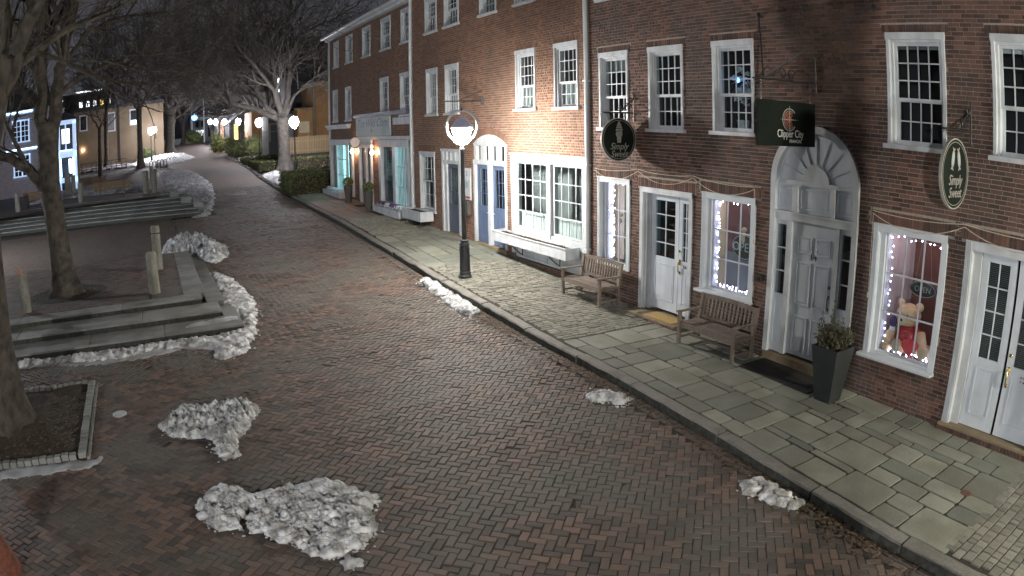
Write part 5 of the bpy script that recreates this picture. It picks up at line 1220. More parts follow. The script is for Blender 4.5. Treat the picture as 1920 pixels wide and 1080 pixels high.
rimp = [(1.35, 20.9), (1.75, 20.2), (2.08, 19.0), (2.22, 17.23), (2.12, 16.0), (1.92, 14.71), (1.50, 13.48), (1.05, 13.19), (0.8, 13.37), (0.98, 13.94), (0.45, 14.2), (-.2, 14.35), (-1.34, 14.07), (-2.4, 14.35), (-3.6, 14.42), (-3.7, 14.72), (-1.5, 14.72), (.4, 14.72), (1.5, 14.72), (1.70, 15.3), (1.66, 15.8), (1.42, 16.6), (1.42, 18.4), (1.42, 20.6)]
snow('snow_bank', rimp, .14, 'curving snow bank round the right-hand corner of the granite steps', .04, seed=7, group='snow banks round the plaza', lump=.9, edge=.16, clods=1500)
snow('ice_sheet', [(-3.6, 14.35), (-1.5, 13.92), (.3, 14.1), (1.0, 13.8), (1.3, 14.2), (.5, 14.6), (-3.6, 14.7)], .02, 'thin grey ice film along the foot of the granite steps', .05, mt='ice', seed=8, cat='ice', edge=.1, lump=.3)
snow('snow_patch', [(.4, 15.05), (1.0, 15.08), (1.58, 15.2), (1.60, 15.5), (.9, 15.45), (.5, 15.3)], .03, 'thin dirty snow smear on the lowest granite step', .04, zf=lambda y: .345, mt='ice', seed=9, edge=.1)
snow('snow_bank', [(0.0, 24.3), (0.1, 26.4), (0.6, 27.8), (1.3, 27.9), (1.93, 26.6), (2.43, 24.6), (2.25, 22.9), (1.75, 21.9), (1.42, 22.6), (1.1, 23.8), (0.15, 24.2)], .38, 'tall rough snow heap behind the top of the granite step strip', .045, seed=10, group='snow banks round the plaza', lump=1.1, edge=.5)
snow('snow_bank', [(.8, 70), (3.2, 67), (3.9, 60), (4.1, 50), (3.6, 42), (2.95, 36.4), (2.5, 34.0), (1.7, 33.7), (2.2, 36), (1.4, 39.2), (.6, 43), (.3, 50), (-.4, 60)], .15, 'long blue-tinted snow bank along the left edge of the far street', .10, seed=11, group='snow banks round the plaza', lump=1.3, edge=.5, fs=.35)
snow('snow_bank', [(-.6, 44), (.2, 46), (-.2, 50), (-2.5, 51), (-6.5, 50), (-9.5, 48), (-9, 46), (-5, 46.5), (-2.5, 45)], .28, 'blue-lit snow strip on the upper plaza behind the brown bench', .14, zf=lambda y: 1.6, seed=12, group='snow banks round the plaza', edge=.6, lump=1.1)
snow('snow_bank', [(-2.0, 78), (1.0, 76), (3.5, 80), (5.2, 86), (4.5, 95), (2, 99), (-1, 95), (-3, 86)], .5, 'snow round the foot of the thick far trunk', .3, seed=13, group='snow banks round the plaza', edge=1.2)
snow('snow_patch', [(-9, 74), (-2, 72), (-2, 74.5), (-9, 77)], .15, 'thin white snow strip in front of the tan building', .25, zf=lambda y: max(1.62, gz(y)), seed=14, edge=.6)
snow('snow_patch', [(-9.5, 82), (-2.2, 80), (-2, 84), (-9.5, 87)], .3, 'snowy rise at the foot of the tan building', .3, zf=lambda y: max(1.62, gz(y)+.1), seed=15, edge=.6)
snow('snow_heap', [(7.9, 46.2), (7.7, 49), (8.1, 53), (9.3, 55.5), (10.2, 52.5), (10.3, 48.5), (9.7, 45.9), (8.8, 44.9)], .75, 'smooth grey-white snow mound beyond the clipped hedge', .12, seed=16, lump=.35, edge=2.2, group=G_)
snow('snow_heap', [(8.9, 70), (9.2, 76), (10.2, 76), (10.0, 70)], .5, 'small snow mound at the far garden edge', .2, seed=17, lump=.5, edge=.8, group=G_)
snow('ice_sheet', [(-3.6, 9.42), (-3.0, 9.74), (-2.0, 9.74), (-1.45, 9.74), (-1.38, 9.55), (-2.0, 9.38), (-2.6, 9.36)], .03, 'strip of thin grey ice below the front edge of the nearest tree bed', .03, mt='ice', seed=18, cat='ice', edge=.1, lump=.4)
# snow dusting on the far steps, one ragged strip per tread
dust = MB()
for k in range(6):
    a = Vector((2.15-.33*k, 34.25, 0))+nrm*(.8*k); z1 = .77+.14*(k+1)
    for i in range(150):
        s0 = i*.097; wd = .12+.5*max(0, .35+noise.noise((s0*.9, k*3.1, 0))+.4*noise.noise((s0*3, k*5, 0)))
        p = a+d*s0+nrm*.0; q = a+d*(s0+.11); b = len(dust.v); off = .10+.1*noise.noise((s0*2, k, 7)); wd2 = wd
        for r_, o_ in ((p, off), (q, off), (q, off+wd2*.8), (p, off+wd2*.8)):
            v_ = r_+nrm*(.80-off-0 if False else o_); dust.v.append((v_.x, v_.y, z1+.014+.012*noise.noise((v_.x*6, v_.y*6, k))))
        if wd > .16: dust.f.append((b, b+1, b+2, b+3))
props(dust.put('snow_dusting', MT['ice'], None), 'thin snow dusting on the treads of the far steps', 'snow', kind='stuff')

# ================================================================== BOLLARDS, PARK BENCHES
def bollard(loc, h, label, r=.15, mt='bollard'):
    mb = MB().lathe(loc, [(r, 0), (r*.97, h*.5), (r*.93, h-.05), (r*.80, h)], 12)
    o = mb.put('bollard', MT[mt], None, bevel=0, smooth=False); return props(o, label, 'bollard', 'grey-green granite bollards')
bollard((-.27, 17.7, .64), 1.02, 'thick granite bollard in front, standing by the corner of the brick terrace')
o = bollard((-.12, 21.1, .64), 1.28, 'taller granite bollard right behind the front one on the brick terrace'); MB().box(-.27, .03, 20.95, 21.25, 1.70, 1.725).put('band', MT['riser'], o)
o = bollard((-3.83, 17.55, .64), .93, 'granite bollard with a rusty orange tip beside the nearest tree trunk'); MB().lathe((-3.86, 17.5, 1.50), [(.07, 0), (.05, .12), (.012, .26)], 5).put('tip', MT['orange'], o)
U = 1.615
bollard((-4.66, 41.04, U), 1.1, 'granite bollard left of the brown plaza bench', .16); bollard((-8.75, 40.9, U), 1.05, 'granite bollard at the far left beside the small red-brown bench', .17)
bollard((-.62, 41.0, U), 1.3, 'left one of two granite bollards at the top right of the far steps', .19); bollard((-.1, 40.7, U), 1.35, 'right one of two granite bollards at the top right of the far steps', .17)
bollard((-6.6, 50, U), 1.55, 'wide tall bollard against the blue-lit house wall', .25); bollard((-6.05, 49, U), 1.4, 'slim grey bollard beside the wide one near the blue-lit house', .17); bollard((-.25, 53, U), 1.2, 'small far bollard beside the blue-tinted snow bank', .14)
bollard((-7.3, 49, U), 1.0, 'low dark bollard left of the wide tall bollard', .2)
def park_bench(loc, rz, L, label):
    t = thing('park_bench', loc, label, 'bench', 'brown plank benches on the upper plaza'); x, y, z = loc
    for k in range(4): MB().box(x-L/2, x+L/2, y-.03, y, z+.50+.11*k, z+.59+.11*k).put('back_plank', MT['benchbrown'], t)
    for k in range(3): MB().box(x-L/2, x+L/2, y+.03+.14*k, y+.15+.14*k, z+.44, z+.475).put('seat_plank', MT['benchbrown'], t)
    for s_ in (-.32, .32): MB().box(x+s_*L-.03, x+s_*L+.03, y-.06, y-.032, z, z+.95).box(x+s_*L-.03, x+s_*L+.03, y-.03, y+.45, z+.40, z+.438).box(x+s_*L-.03, x+s_*L+.03, y+.40, y+.45, z, z+.40).put('leg', MT['blackiron'], t)
    t.rotation_euler = (0, 0, rz); return t
park_bench((-2.72, 41.6, U), rad(4), 2.35, 'brown plank bench with its back to the viewer at the top of the far steps'); park_bench((-4.9, 52.5, U), rad(5), 2.0, 'farther brown plank bench half hidden behind the snow strip'); park_bench((-7.9, 42.5, U), rad(2), 1.5, 'dark red-brown bench partly behind the terrace tree')
# rust-red post at the lower left corner
rp_ = thing('gate_post', (-2.76, 6.95, 0), 'low rust-red weathered post cut off by the lower left corner of the picture', 'post')
MB().lathe((-2.76, 6.95, -.1), [(.33, 0), (.27, .3), (.19, .58), (.12, .70)], 14).put('body', MT['redpost'], rp_)

# ================================================================== TREES
def limb(mb, pts, rs, n): mb.tube(pts, rs, n, False)
def grow(mb, p, d_, r, L, lv, r_, cfg):
    n = 4 if lv > 1 else 6; pts = [p]; rs = [r]; q = p.copy(); dd = d_.copy()
    for k in range(n):
        dd = (dd+Vector((r_.gauss(0, 1), r_.gauss(0, 1), r_.gauss(0, .8)))*cfg['wig']+Vector((0, 0, cfg['lift'] if lv < 3 else cfg['lift']*.3))).normalized()
        q = q+dd*(L/n); pts.append(q.copy()); rs.append(max(cfg['rmin'], r*(1-.62*(k+1)/n)))
    limb(mb, pts, rs, 6 if r > .06 else (4 if r > .025 else 3))
    if lv >= cfg['lv']: return
    nb = cfg['nb'][min(lv, len(cfg['nb'])-1)]
    for k in range(nb):
        f = (k+.7)/nb; i = min(n, max(1, int(f*n+.5))); base = pts[i]; ang = r_.uniform(0, 6.283); ax = dd.orthogonal().normalized(); ax = Matrix.Rotation(ang, 3, dd) @ ax
        nd = (dd*math.cos(rad(cfg['sp']))+ax*math.sin(rad(cfg['sp']*r_.uniform(.8, 1.4)))).normalized()
        grow(mb, base, nd, max(cfg['rmin'], rs[i]*r_.uniform(.55, .8)), L*r_.uniform(.5, .78), lv+1, r_, cfg)
def tree(name, label, trunk, limbs, seed, mt='bark', cfg=None, group='bare street trees', roots=True, nsub=7, flare=1.5):
    c = dict(wig=.16, lift=.05, rmin=.007, lv=4, nb=[4, 4, 4, 3], sp=38); c.update(cfg or {})
    r_ = random.Random(seed); base = trunk[0][0]; t = thing(name, base, label, 'tree', group)
    mb = MB(); P = [Vector(p) for p, _ in trunk]; R_ = [r for _, r in trunk]
    # refine trunk with bark-like swelling
    pts = []; rs = []
    for i in range(len(P)-1):
        for k in range(5): f = k/5; pts.append(P[i].lerp(P[i+1], f)); rs.append((R_[i]*(1-f)+R_[i+1]*f))
    pts.append(P[-1]); rs.append(R_[-1])
    b0 = len(mb.v); n = 20; mb.tube(pts, rs, n, True)
    zb = base[2]
    for i in range(len(pts)):
        for k in range(n):
            v = Vector(mb.v[b0+i*n+k]); c0 = pts[i]; dv = v-c0; h = max(0, v.z-zb); fl_ = 1+(flare-1)*math.exp(-h/.35)*(1+.5*math.sin(5*2*math.pi*k/n+seed)) + .05*math.sin(9*2*math.pi*k/n+h*1.3)+.06*noise.noise((v.x*3, v.y*3, v.z*1.5))
            v = c0+dv*fl_; mb.v[b0+i*n+k] = tuple(v)
    mb.put('trunk', MT[mt], t, smooth=True)
    cr_ = MB()
    for L in limbs:
        pp = [Vector(p) for p in L[0]]; r0, r1 = L[1], L[2]; m_ = len(pp)
        fine = []
        for i in range(m_-1):
            for k in range(3): fine.append(pp[i].lerp(pp[i+1], k/3)+Vector((r_.gauss(0, 1), r_.gauss(0, 1), r_.gauss(0, 1)))*(.02+r0*.12))
        fine.append(pp[-1]); fine[0] = pp[0]; rr = [r0+(r1-r0)*i/(len(fine)-1) for i in range(len(fine))]; cr_.tube(fine, rr, 8, False)
        k0 = max(2, int(len(fine)*.25)); ns = L[3] if len(L) > 3 else nsub; SL = L[4] if len(L) > 4 else c.get('L', 3.0)
        for j in range(ns):
            i = min(len(fine)-1, k0+int((len(fine)-k0)*(j+.5)/ns)); dd = (fine[i]-fine[i-1]).normalized(); ax = Matrix.Rotation(r_.uniform(0, 6.28), 3, dd) @ dd.orthogonal().normalized()
            nd = (dd*.65+ax*.7+Vector((0, 0, .15))).normalized(); grow(cr_, fine[i], nd, rr[i]*.6, SL*r_.uniform(.7, 1.2), 1, r_, c)
        dd = (fine[-1]-fine[-2]).normalized(); grow(cr_, fine[-1], dd, r1, SL, 1, r_, c)
    cr_.put('branches', MT[mt], t); return t
# nearest trunk at the left edge
tree('bare_tree', 'very thick bare trunk cut by the left edge, standing in the sett-edged bed', [((-3.37, 11.4, .05), .50), ((-3.31, 11.4, .9), .43), ((-3.25, 11.4, 1.85), .40), ((-3.22, 11.4, 2.7), .39), ((-3.20, 11.4, 3.55), .38), ((-3.11, 11.4, 4.6), .37), ((-2.95, 11.4, 5.2), .38), ((-2.80, 11.4, 6.0), .36)],
     [([(-2.84, 11.4, 5.9), (-2.9, 11.3, 7.0), (-3.0, 11.2, 8.5), (-3.4, 11, 11)], .28, .16, 6, 3), ([(-2.75, 11.4, 5.2), (-2.50, 11.5, 5.8), (-2.25, 11.5, 6.4), (-2.07, 11.6, 7.0), (-1.8, 11.8, 9)], .16, .11, 6, 3)], 3, cfg=dict(L=2.6), flare=1.35)
# terrace tree
tree('bare_tree', 'bare two-stemmed tree on the brick terrace between the bollards', [((-2.86, 19.2, .62), .38), ((-2.94, 19.2, 1.8), .31), ((-3.0, 19.2, 2.8), .29), ((-3.08, 19.2, 3.66), .30), ((-3.08, 19.2, 4.5), .32), ((-3.05, 19.2, 5.2), .33)],
     [([(-3.18, 19.2, 5.0), (-3.26, 19.2, 6.36), (-3.28, 19.1, 7.4), (-3.22, 19, 8.5), (-3.4, 18.9, 11)], .22, .12, 8, 3), ([(-2.95, 19.2, 5.0), (-2.72, 19.2, 6.3), (-2.6, 19.2, 7.3), (-2.46, 19.2, 8.45), (-2.1, 19.2, 11)], .21, .12, 8, 3),
      ([(-3.15, 19.2, 3.4), (-3.6, 19.1, 3.95), (-4.15, 19.0, 4.36), (-4.9, 18.9, 4.9), (-5.7, 18.8, 6.0)], .17, .10, 3, 2), ([(-2.72, 19.2, 5.9), (-2.1, 19.4, 6.28), (-1.33, 19.7, 6.62), (-.42, 20, 6.81), (.64, 20.2, 6.78)], .085, .025, 8, 2.2),
      ([(-2.68, 19.2, 6.6), (-2.0, 19.5, 7.5), (-1.2, 19.9, 7.9), (-.2, 20.4, 8.0), (1.0, 21, 8.2)], .08, .025, 8, 2.4), ([(-3.28, 19.2, 5.6), (-4.0, 19.4, 6.3), (-4.6, 19.6, 7.2), (-5, 19.8, 8.6)], .10, .04, 6, 2.2)], 5, cfg=dict(L=2.4), flare=1.5)
# big tree beyond the brick row
tf = [([(10.43, 55.9, 5.3), (8.36, 55.7, 6.34), (6.42, 55.4, 6.91), (5.35, 55.3, 8.25), (4.27, 55.1, 9.18), (2.75, 55, 10.36)], .24, .06), ([(10.40, 55.9, 5.5), (9.23, 56.2, 6.49), (8.6, 56.5, 7.8), (8.17, 56.8, 9.53), (7.64, 57, 11.07), (7.28, 57.3, 12.6), (7.02, 57.5, 14.37)], .26, .08),
      ([(10.45, 55.9, 5.5), (10.11, 55.5, 6.85), (9.78, 55.2, 8.58), (9.47, 54.9, 10.74), (8.79, 54.5, 12.96), (7.87, 54.2, 15.21)], .25, .08), ([(10.61, 55.9, 5.5), (10.98, 56.1, 7.22), (11.22, 56.3, 9.36), (11.0, 56.5, 11.54), (11.19, 56.6, 13.74), (11.36, 56.8, 16)], .27, .08),
      ([(10.74, 55.9, 5.5), (11.42, 55.7, 7.2), (12.53, 55.5, 8.0), (13.28, 55.3, 8.18), (13.85, 55.2, 7.8)], .14, .04), ([(10.99, 56.1, 7.6), (11.79, 56.4, 9.76), (12.76, 56.6, 10.37), (14.18, 56.8, 10.9)], .14, .05), ([(11.1, 56.2, 9.0), (12.09, 56.4, 12.16), (13.63, 56.6, 13.0), (15.2, 56.8, 13.65)], .13, .05),
      ([(10.4, 55.9, 5.6), (9.6, 54.5, 7.5), (8.2, 53.2, 9.2), (6.4, 52.2, 11), (5, 51.5, 13)], .2, .06), ([(10.5, 56, 5.6), (9.9, 57.5, 8), (7.6, 59, 11), (5.5, 60, 14)], .2, .06)]
tree('bare_tree', 'big spreading bare tree behind the hedges, between the two street lamps', [((10.61, 55.9, 1.3), .62), ((10.57, 55.9, 2.4), .50), ((10.55, 55.9, 3.5), .46), ((10.54, 55.9, 4.6), .50), ((10.52, 55.9, 5.6), .58)], tf, 11, 'bark2', dict(L=4.2, lv=4, nb=[5, 5, 4, 3], rmin=.012), nsub=8, flare=1.6)
tree('bare_tree', 'pale straight trunk behind the left lamp pole, next to the big bare tree', [((11.5, 70, 1.8), .42), ((11.5, 70, 6), .34), ((11.5, 70, 9), .28)], [([(11.5, 70, 8.8), (11, 70, 11), (10.2, 70, 14)], .2, .06), ([(11.5, 70, 8.8), (12.4, 70, 11), (13, 70, 15)], .2, .06)], 12, 'bark2', dict(L=4, lv=3, rmin=.02), nsub=5)
tree('bare_tree', 'slender straight-trunked tree in front of the tan building, right of the thin pair', [((-1.57, 78, 2.0), .42), ((-1.62, 78, 4), .30), ((-1.62, 78, 6), .28), ((-1.61, 78, 8.4), .27)],
     [([(-1.61, 78, 8.2), (-2.58, 78, 9.65), (-3.5, 78, 10.9), (-5, 78, 12.5)], .18, .05), ([(-1.61, 78, 8.2), (-.9, 78, 9.4), (.3, 78, 11.5), (.8, 78, 13.7), (1.2, 78, 16)], .2, .06), ([(-1.6, 78, 8.3), (-1.8, 78, 11), (-1.5, 78, 14)], .15, .05), ([(-1.0, 78, 9.3), (1.2, 78, 9.9), (3.4, 78, 9.2)], .1, .03)], 13, 'bark2', dict(L=3.6, lv=4, rmin=.02), nsub=6, flare=1.6)
tree('bare_tree', 'thick far trunk rising from a snow patch beside the far trio of lamps', [((2.24, 100, 3.1), .75), ((2.35, 100, 4.6), .62), ((2.5, 100, 6.5), .60), ((2.7, 100, 8.3), .62)],
     [([(2.6, 100, 8), (1.2, 100, 10), (-.8, 100, 11.6), (-3, 100, 14)], .3, .08), ([(2.7, 100, 8.2), (3.9, 100, 10.2), (5.5, 100, 11.2), (8, 100, 12)], .3, .08), ([(2.7, 100, 8.2), (2.4, 100, 11), (2.9, 100, 14), (3.6, 100, 18)], .34, .1), ([(2.6, 100, 8.2), (1.5, 99, 11.5), (.5, 98, 15)], .28, .08), ([(3.0, 100, 8.6), (4.6, 100, 12), (6.5, 100, 16)], .25, .08), ([(2.9, 100, 7.6), (4.4, 99, 8.3), (6.0, 98, 9.6)], .14, .05)], 14, 'bark2', dict(L=5, lv=4, rmin=.028), nsub=7)
tree('bare_tree', 'left one of the thin pair of trees in front of the tan building', [((-5.74, 70, 1.6), .24), ((-5.68, 70, 4), .17), ((-5.64, 70, 6.6), .15)], [([(-5.64, 70, 6.5), (-6.2, 70, 7.4), (-6.8, 70, 8.8), (-7.4, 70, 11)], .1, .03), ([(-5.64, 70, 6.5), (-5.1, 70, 7.6), (-4.5, 70, 9.2), (-4.1, 70, 12)], .1, .03)], 15, 'bark', dict(L=3, lv=3, rmin=.016), nsub=6)
tree('bare_tree', 'right one of the thin pair of trees in front of the tan building', [((-6.11, 85, 2.4), .30), ((-6.0, 85, 6), .24), ((-5.86, 85, 10), .2)], [([(-5.86, 85, 9.8), (-6.5, 85, 12), (-7, 85, 15)], .14, .04), ([(-5.86, 85, 9.8), (-4.9, 85, 12), (-3.6, 85, 15)], .14, .04), ([(-5.9, 85, 7.2), (-4.8, 85, 8), (-4.1, 85, 9.8)], .1, .03), ([(-5.9, 85, 7), (-7, 85, 8.4), (-7.4, 85, 10)], .1, .03)], 16, 'bark', dict(L=3.6, lv=3, rmin=.02), nsub=6)
# crowded dark crowns of trees further back (individual trees, bare)
for i, (x, y, h, lab) in enumerate(((-14, 62, 14, 'dark bare tree rising behind the lavender-grey house'), (-6, 112, 20, 'tall dark bare tree behind the tan building'), (5.5, 128, 20, 'far bare tree at the end of the street'), (14.5, 92, 17, 'bare tree behind the far yellow-lit shopfront'))):
    z = gz(y); L = [([(x, y, z+3.5), (x+math.cos(a)*h*.14, y, z+h*.4), (x+math.cos(a)*h*.27, y+math.sin(a)*2, z+h*.72)], .22, .06) for a in (0, 1.2, 2.2, 3.3, 4.4, 5.3)]
    tree('bare_tree', lab, [((x, y, z), .4), ((x, y, z+2), .32), ((x, y, z+4), .34)], L, 30+i, 'bark', dict(L=h*.22, lv=4, rmin=.022), nsub=5)
# tree standing out of frame on the left, its forked shadow falls across door 14
tree('bare_tree', 'forked young tree out of the picture behind the viewpoint', [((-1.62, -2.92, -.2), .20), ((-1.62, -2.92, 2), .165), ((-1.60, -2.92, 4.9), .17), ((-1.6, -2.92, 5.05), .18)], [([(-1.62, -2.92, 4.8), (-1.86, -2.70, 5.6), (-2.0, -2.5, 7)], .10, .07, 1, 1.2), ([(-1.60, -2.92, 4.8), (-1.40, -3.12, 5.5), (-1.15, -3.4, 7)], .13, .09, 1, 1.2)], 40, cfg=dict(lv=2))

# ================================================================== HEDGES AND SHRUBS
def hedge(x0, x1, y0, y1, z0, z1, n, s_, label, mt='leaf', name='hedge', group='clipped hedges by the street'):
    t = thing(name, ((x0+x1)/2, (y0+y1)/2, z0), label, 'hedge', group)
    mb = MB().box(x0+.1, x1-.1, y0+.1, y1-.1, z0, z1-.1); mb.put('core', MT['soil'], t)
    mb = MB(); leaves(mb, ((x0+x1)/2, (y0+y1)/2, (z0+z1)/2), ((x1-x0)/2, (y1-y0)/2, (z1-z0)/2), n, s_, box=True); mb.put('foliage', MT[mt], t)
hedge(7.55, 9.75, 38.4, 42.0, .85, 1.98, 7000, .06, 'clipped box hedge at the end of the brick row, nearest to the viewer')
hedge(9.9, 13.5, 42.5, 44.5, 1.0, 1.95, 2500, .07, 'low hedge behind the nearest one at the right')
hedge(8.6, 10.2, 56.5, 62, 1.4, 2.15, 3000, .08, 'low hedge left of the big tree trunk'); hedge(11.3, 15.5, 54.5, 56.5, 1.35, 2.3, 2500, .08, 'dark low hedge right of the big tree trunk'); hedge(9.6, 14.5, 61, 64.5, 1.6, 2.45, 2600, .09, 'yellow-green lit hedge behind the big tree trunk', 'leafy')
hedge(8.7, 10.4, 64.5, 70, 1.7, 2.3, 2000, .09, 'rounded low hedge at the foot of the left lamp pole')
def shrub(c, r, n, s_, label, mt='leaf'):
    mb = MB(); leaves(mb, c, r, n, s_, .3); mb.ell((c[0], c[1], c[2]-r[2]*.1), (r[0]*.7, r[1]*.7, r[2]*.7), 8, 6); props(mb.put('shrub', MT[mt], None), label, 'shrub', 'shrubs in the far gardens')
shrub((9.6, 78, 2.9), (1.2, 2, .95), 1800, .12, 'broad dark shrub left of the thin lamp pole'); shrub((11.0, 76, 3.2), (1.6, 2, 1.2), 1800, .12, 'taller bushy shrub beside the thin lamp pole'); shrub((9.3, 84, 3.3), (.8, 1, 1.2), 1200, .12, 'upright dark green shrub below the yellow-lit window')
shrub((9.0, 92, 3.6), (.9, 1, 1.3), 1000, .13, 'olive rounded shrub in front of the peach-lit shopfront', 'leafy'); shrub((8.2, 93, 3.8), (.6, .8, 1.6), 1000, .13, 'tall dark conical evergreen nearest the far street'); shrub((14, 50.5, 1.9), (1.6, 2, .9), 1600, .09, 'reddish-brown shrub in front of the picket fence', 'litter')
shrub((12.8, 47.5, 1.6), (1.3, 1.4, .6), 1200, .08, 'straw-coloured shrub right of the lamp behind the hedge', 'leafy'); shrub((7.6, 128, 5.2), (2, 2, 1.5), 900, .2, 'dark shrubs before the far grey house'); shrub((-1.2, 92, 3.4), (1.4, 1.2, .8), 800, .14, 'dark shrub under the far trio of lamps')
hedge(8.2, 8.6, 42.3, 56, 1.0, 1.05, 10, .02, 'low pale granite edging along the far garden beds') if False else None
ke = MB()
for i in range(14): y0 = 42.5+2.6*i; ke.box(kx(y0), kx(y0)+.22, y0, y0+2.5, gz(y0)-.1, gz(y0)+.14)
props(ke.put('garden_kerb', MT['kerb'], None), 'low granite kerb along the far garden beds', 'kerb', kind='structure')
o = MB().box(9.35, 9.85, 64.0, 64.4, gz(64), gz(64)+.75).put('stone_pier', MT['slab'], None); MB().box(9.3, 9.9, 63.95, 64.45, gz(64)+.75, gz(64)+.82).put('snow_cap', MT['snow'], o); props(o, 'short pale stone pier with a snow cap at the foot of the left lamp', 'pier')
mb = MB()
t = thing('boulders', (12.3, 45, 1), 'tan rocks and broken stone piled right of the lamp behind the hedge', 'rocks')
for k in range(9): c = (11.6+rng.uniform(0, 1.8), 45.4+rng.uniform(0, 1.5), 1.35+rng.uniform(0, .5)); MB().ell(c, (rng.uniform(.15, .35), .3, rng.uniform(.1, .22)), 7, 5).put('rock', MT['stone'], t)
# ================================================================== FAR BUILDINGS
# lavender-grey house with blue light strips
h = thing('house', (-11, 60, 1.6), 'lavender-grey house at the left with blue-white light strips and lit window frames', 'house')
bpart(h, 'wall', 'lavender', [(-14.6, -8.8, 60, 66, 1.0, 8.7)])
cl = MB(); [cl.box(-14.6, -8.8, 59.975, 60.0, 1.6+.16*k, 1.6+.16*k+.012) for k in range(44)]; cl.put('clapboards', MT['darkwall'], h)
for z, a, b in ((5.38, -13.6, -8.75), (8.45, -13.5, -11.0)): bpart(h, 'light_strip', 'bluelight', [(a, b, 59.75, 59.85, z+.06, z+.13)]); bpart(h, 'cornice', 'white', [(a-.1, b+.1, 59.7, 60, z+.16, z+.34), (a-.1, b+.1, 59.85, 60, z-.1, z+.06)])
for z0, z1 in ((6.12, 7.90), (3.3, 5.05)):
    f = MB(); xa, xb = -12.98, -11.32
    for x in (xa, (xa+xb)/2-.06, xb-.12): f.box(x, x+.12, 59.88, 60, z0, z1)
    f.box(xa, xb, 59.88, 60, z1-.12, z1).box(xa-.05, xb+.05, 59.8, 60, z0-.1, z0)
    for hx in (xa+.12, (xa+xb)/2+.06):
        w2 = (xb-xa)/2-.18; f.box(hx+w2/2-.02, hx+w2/2+.02, 59.92, 59.97, z0, z1-.12)
        for k in range(1, 4): f.box(hx, hx+w2, 59.92, 59.97, z0+k*(z1-z0-.12)/4-.02, z0+k*(z1-z0-.12)/4+.02)
    wn = f.put('window', MT['whitelit'], h); wn.data.materials[0] = MT['blueglow_trim'] if 'blueglow_trim' in MT else MT.setdefault('blueglow_trim', mat('trim_with_blue_glow', (.6, .66, .75), (.7, .76, .85), .5, 3, emit=(.45, .65, 1), es=.45))  # frames glow blue themselves in place of light from the strips
    bpart(wn, 'pane', 'dark', [(xa, xb, 59.97, 59.99, z0, z1)])
MB().prism([(-14.8, 8.7), (-11.7, 10.6), (-8.6, 8.7)], 'y', 59.7, 66).put('roof', MT['roof'], h)
# white porch bay at its corner, blue light put into its frame colour
p_ = thing('porch', (-7.9, 60.5, 1.6), 'white two-storey porch glowing blue between the terrace tree and the tan building', 'porch')
f = MB().box(-8.7, -8.45, 59.6, 59.85, 1.6, 7.2).box(-7.25, -6.95, 59.6, 59.9, 1.6, 7.2).box(-8.7, -6.95, 59.6, 59.9, 6.95, 7.3).box(-8.7, -6.95, 59.6, 59.9, 4.25, 4.75).box(-8.7, -6.95, 59.6, 59.9, 2.2, 2.6).box(-7.95, -7.85, 59.62, 59.8, 4.75, 6.95)
f.put('frame', MT['blueglow_trim'], p_); bpart(p_, 'light_strip', 'bluelight', [(-8.4, -7.3, 59.55, 59.6, 4.8, 4.86), (-7.32, -7.26, 59.5, 59.58, 2.7, 4.2), (-8.42, -8.36, 59.5, 59.58, 2.7, 4.2)]); bpart(p_, 'dark_bay', 'darkwall', [(-8.6, -7.0, 60.2, 60.3, 1.6, 7.2)]); bpart(p_, 'lit_window', 'whitelit', [(-8.3, -7.6, 60.1, 60.15, 5.4, 6.6), (-7.75, -7.5, 60.1, 60.15, 2.9, 4.1)])
MB().prism([(-9.0, 7.3), (-7.9, 8.0), (-6.7, 7.3)], 'y', 59.4, 62).put('roof', MT['roof'], p_)
bpart(p_, 'column', 'tan', [(-6.9, -6.72, 59.6, 59.9, 1.6, 7.0)])
# tan building
tb_ = thing('building', (-6, 95, 2.5), 'long tan stuccoed building with dark windows behind the thin trees', 'building')
bpart(tb_, 'wall', 'tan', [(-11.3, -4.9, 95, 100, 2, 9.9), (-4.9, 1.4, 95.6, 100, 2, 10.0)])
for x0, x1, z0, z1, m_ in ((-10.35, -9.5, 7.5, 9.3, 'dark'), (-6.6, -5.5, 7.0, 9.2, 'greyint'), (-3.2, -2.3, 7.5, 9.3, 'dark')):
    yy = 94.9 if x0 < -4.9 else 95.5
    wn = bpart(tb_, 'window', 'trimgrey', [(x0-.15, x1+.15, yy, yy+.1, z1, z1+.15), (x0-.15, x1+.15, yy, yy+.1, z0-.15, z0), (x0-.15, x0, yy, yy+.1, z0, z1), (x1, x1+.15, yy, yy+.1, z0, z1)]); bpart(wn, 'pane', m_, [(x0, x1, yy+.05, yy+.09, z0, z1)])
bpart(tb_, 'lit_pane', 'whitelit', [(-3.15, -2.4, 95.4, 95.5, 7.5, 8.0)]); bpart(tb_, 'drainpipe', 'darkwall', [(-4.95, -4.75, 94.85, 95, 2, 9.9)]); bpart(tb_, 'parapet', 'darkwall', [(-11.4, 1.5, 94.7, 100, 9.9, 10.3)])
bpart(tb_, 'wall_lamp', 'sconce', [(-10.2, -10.0, 94.8, 94.95, 4.85, 4.95)])
rl = thing('railing', (-7, 88, 3), 'low dark railing in front of the tan building', 'railing'); mb = MB(); [mb.box(-10+.6*k, -9.94+.6*k, 80, 80.06, 2.2, 3.3) for k in range(12)]; mb.box(-10, -3.3, 80, 80.06, 3.25, 3.33).box(-10, -3.3, 80, 80.06, 2.6, 2.66); mb.put('bars', MT['blackiron'], rl)
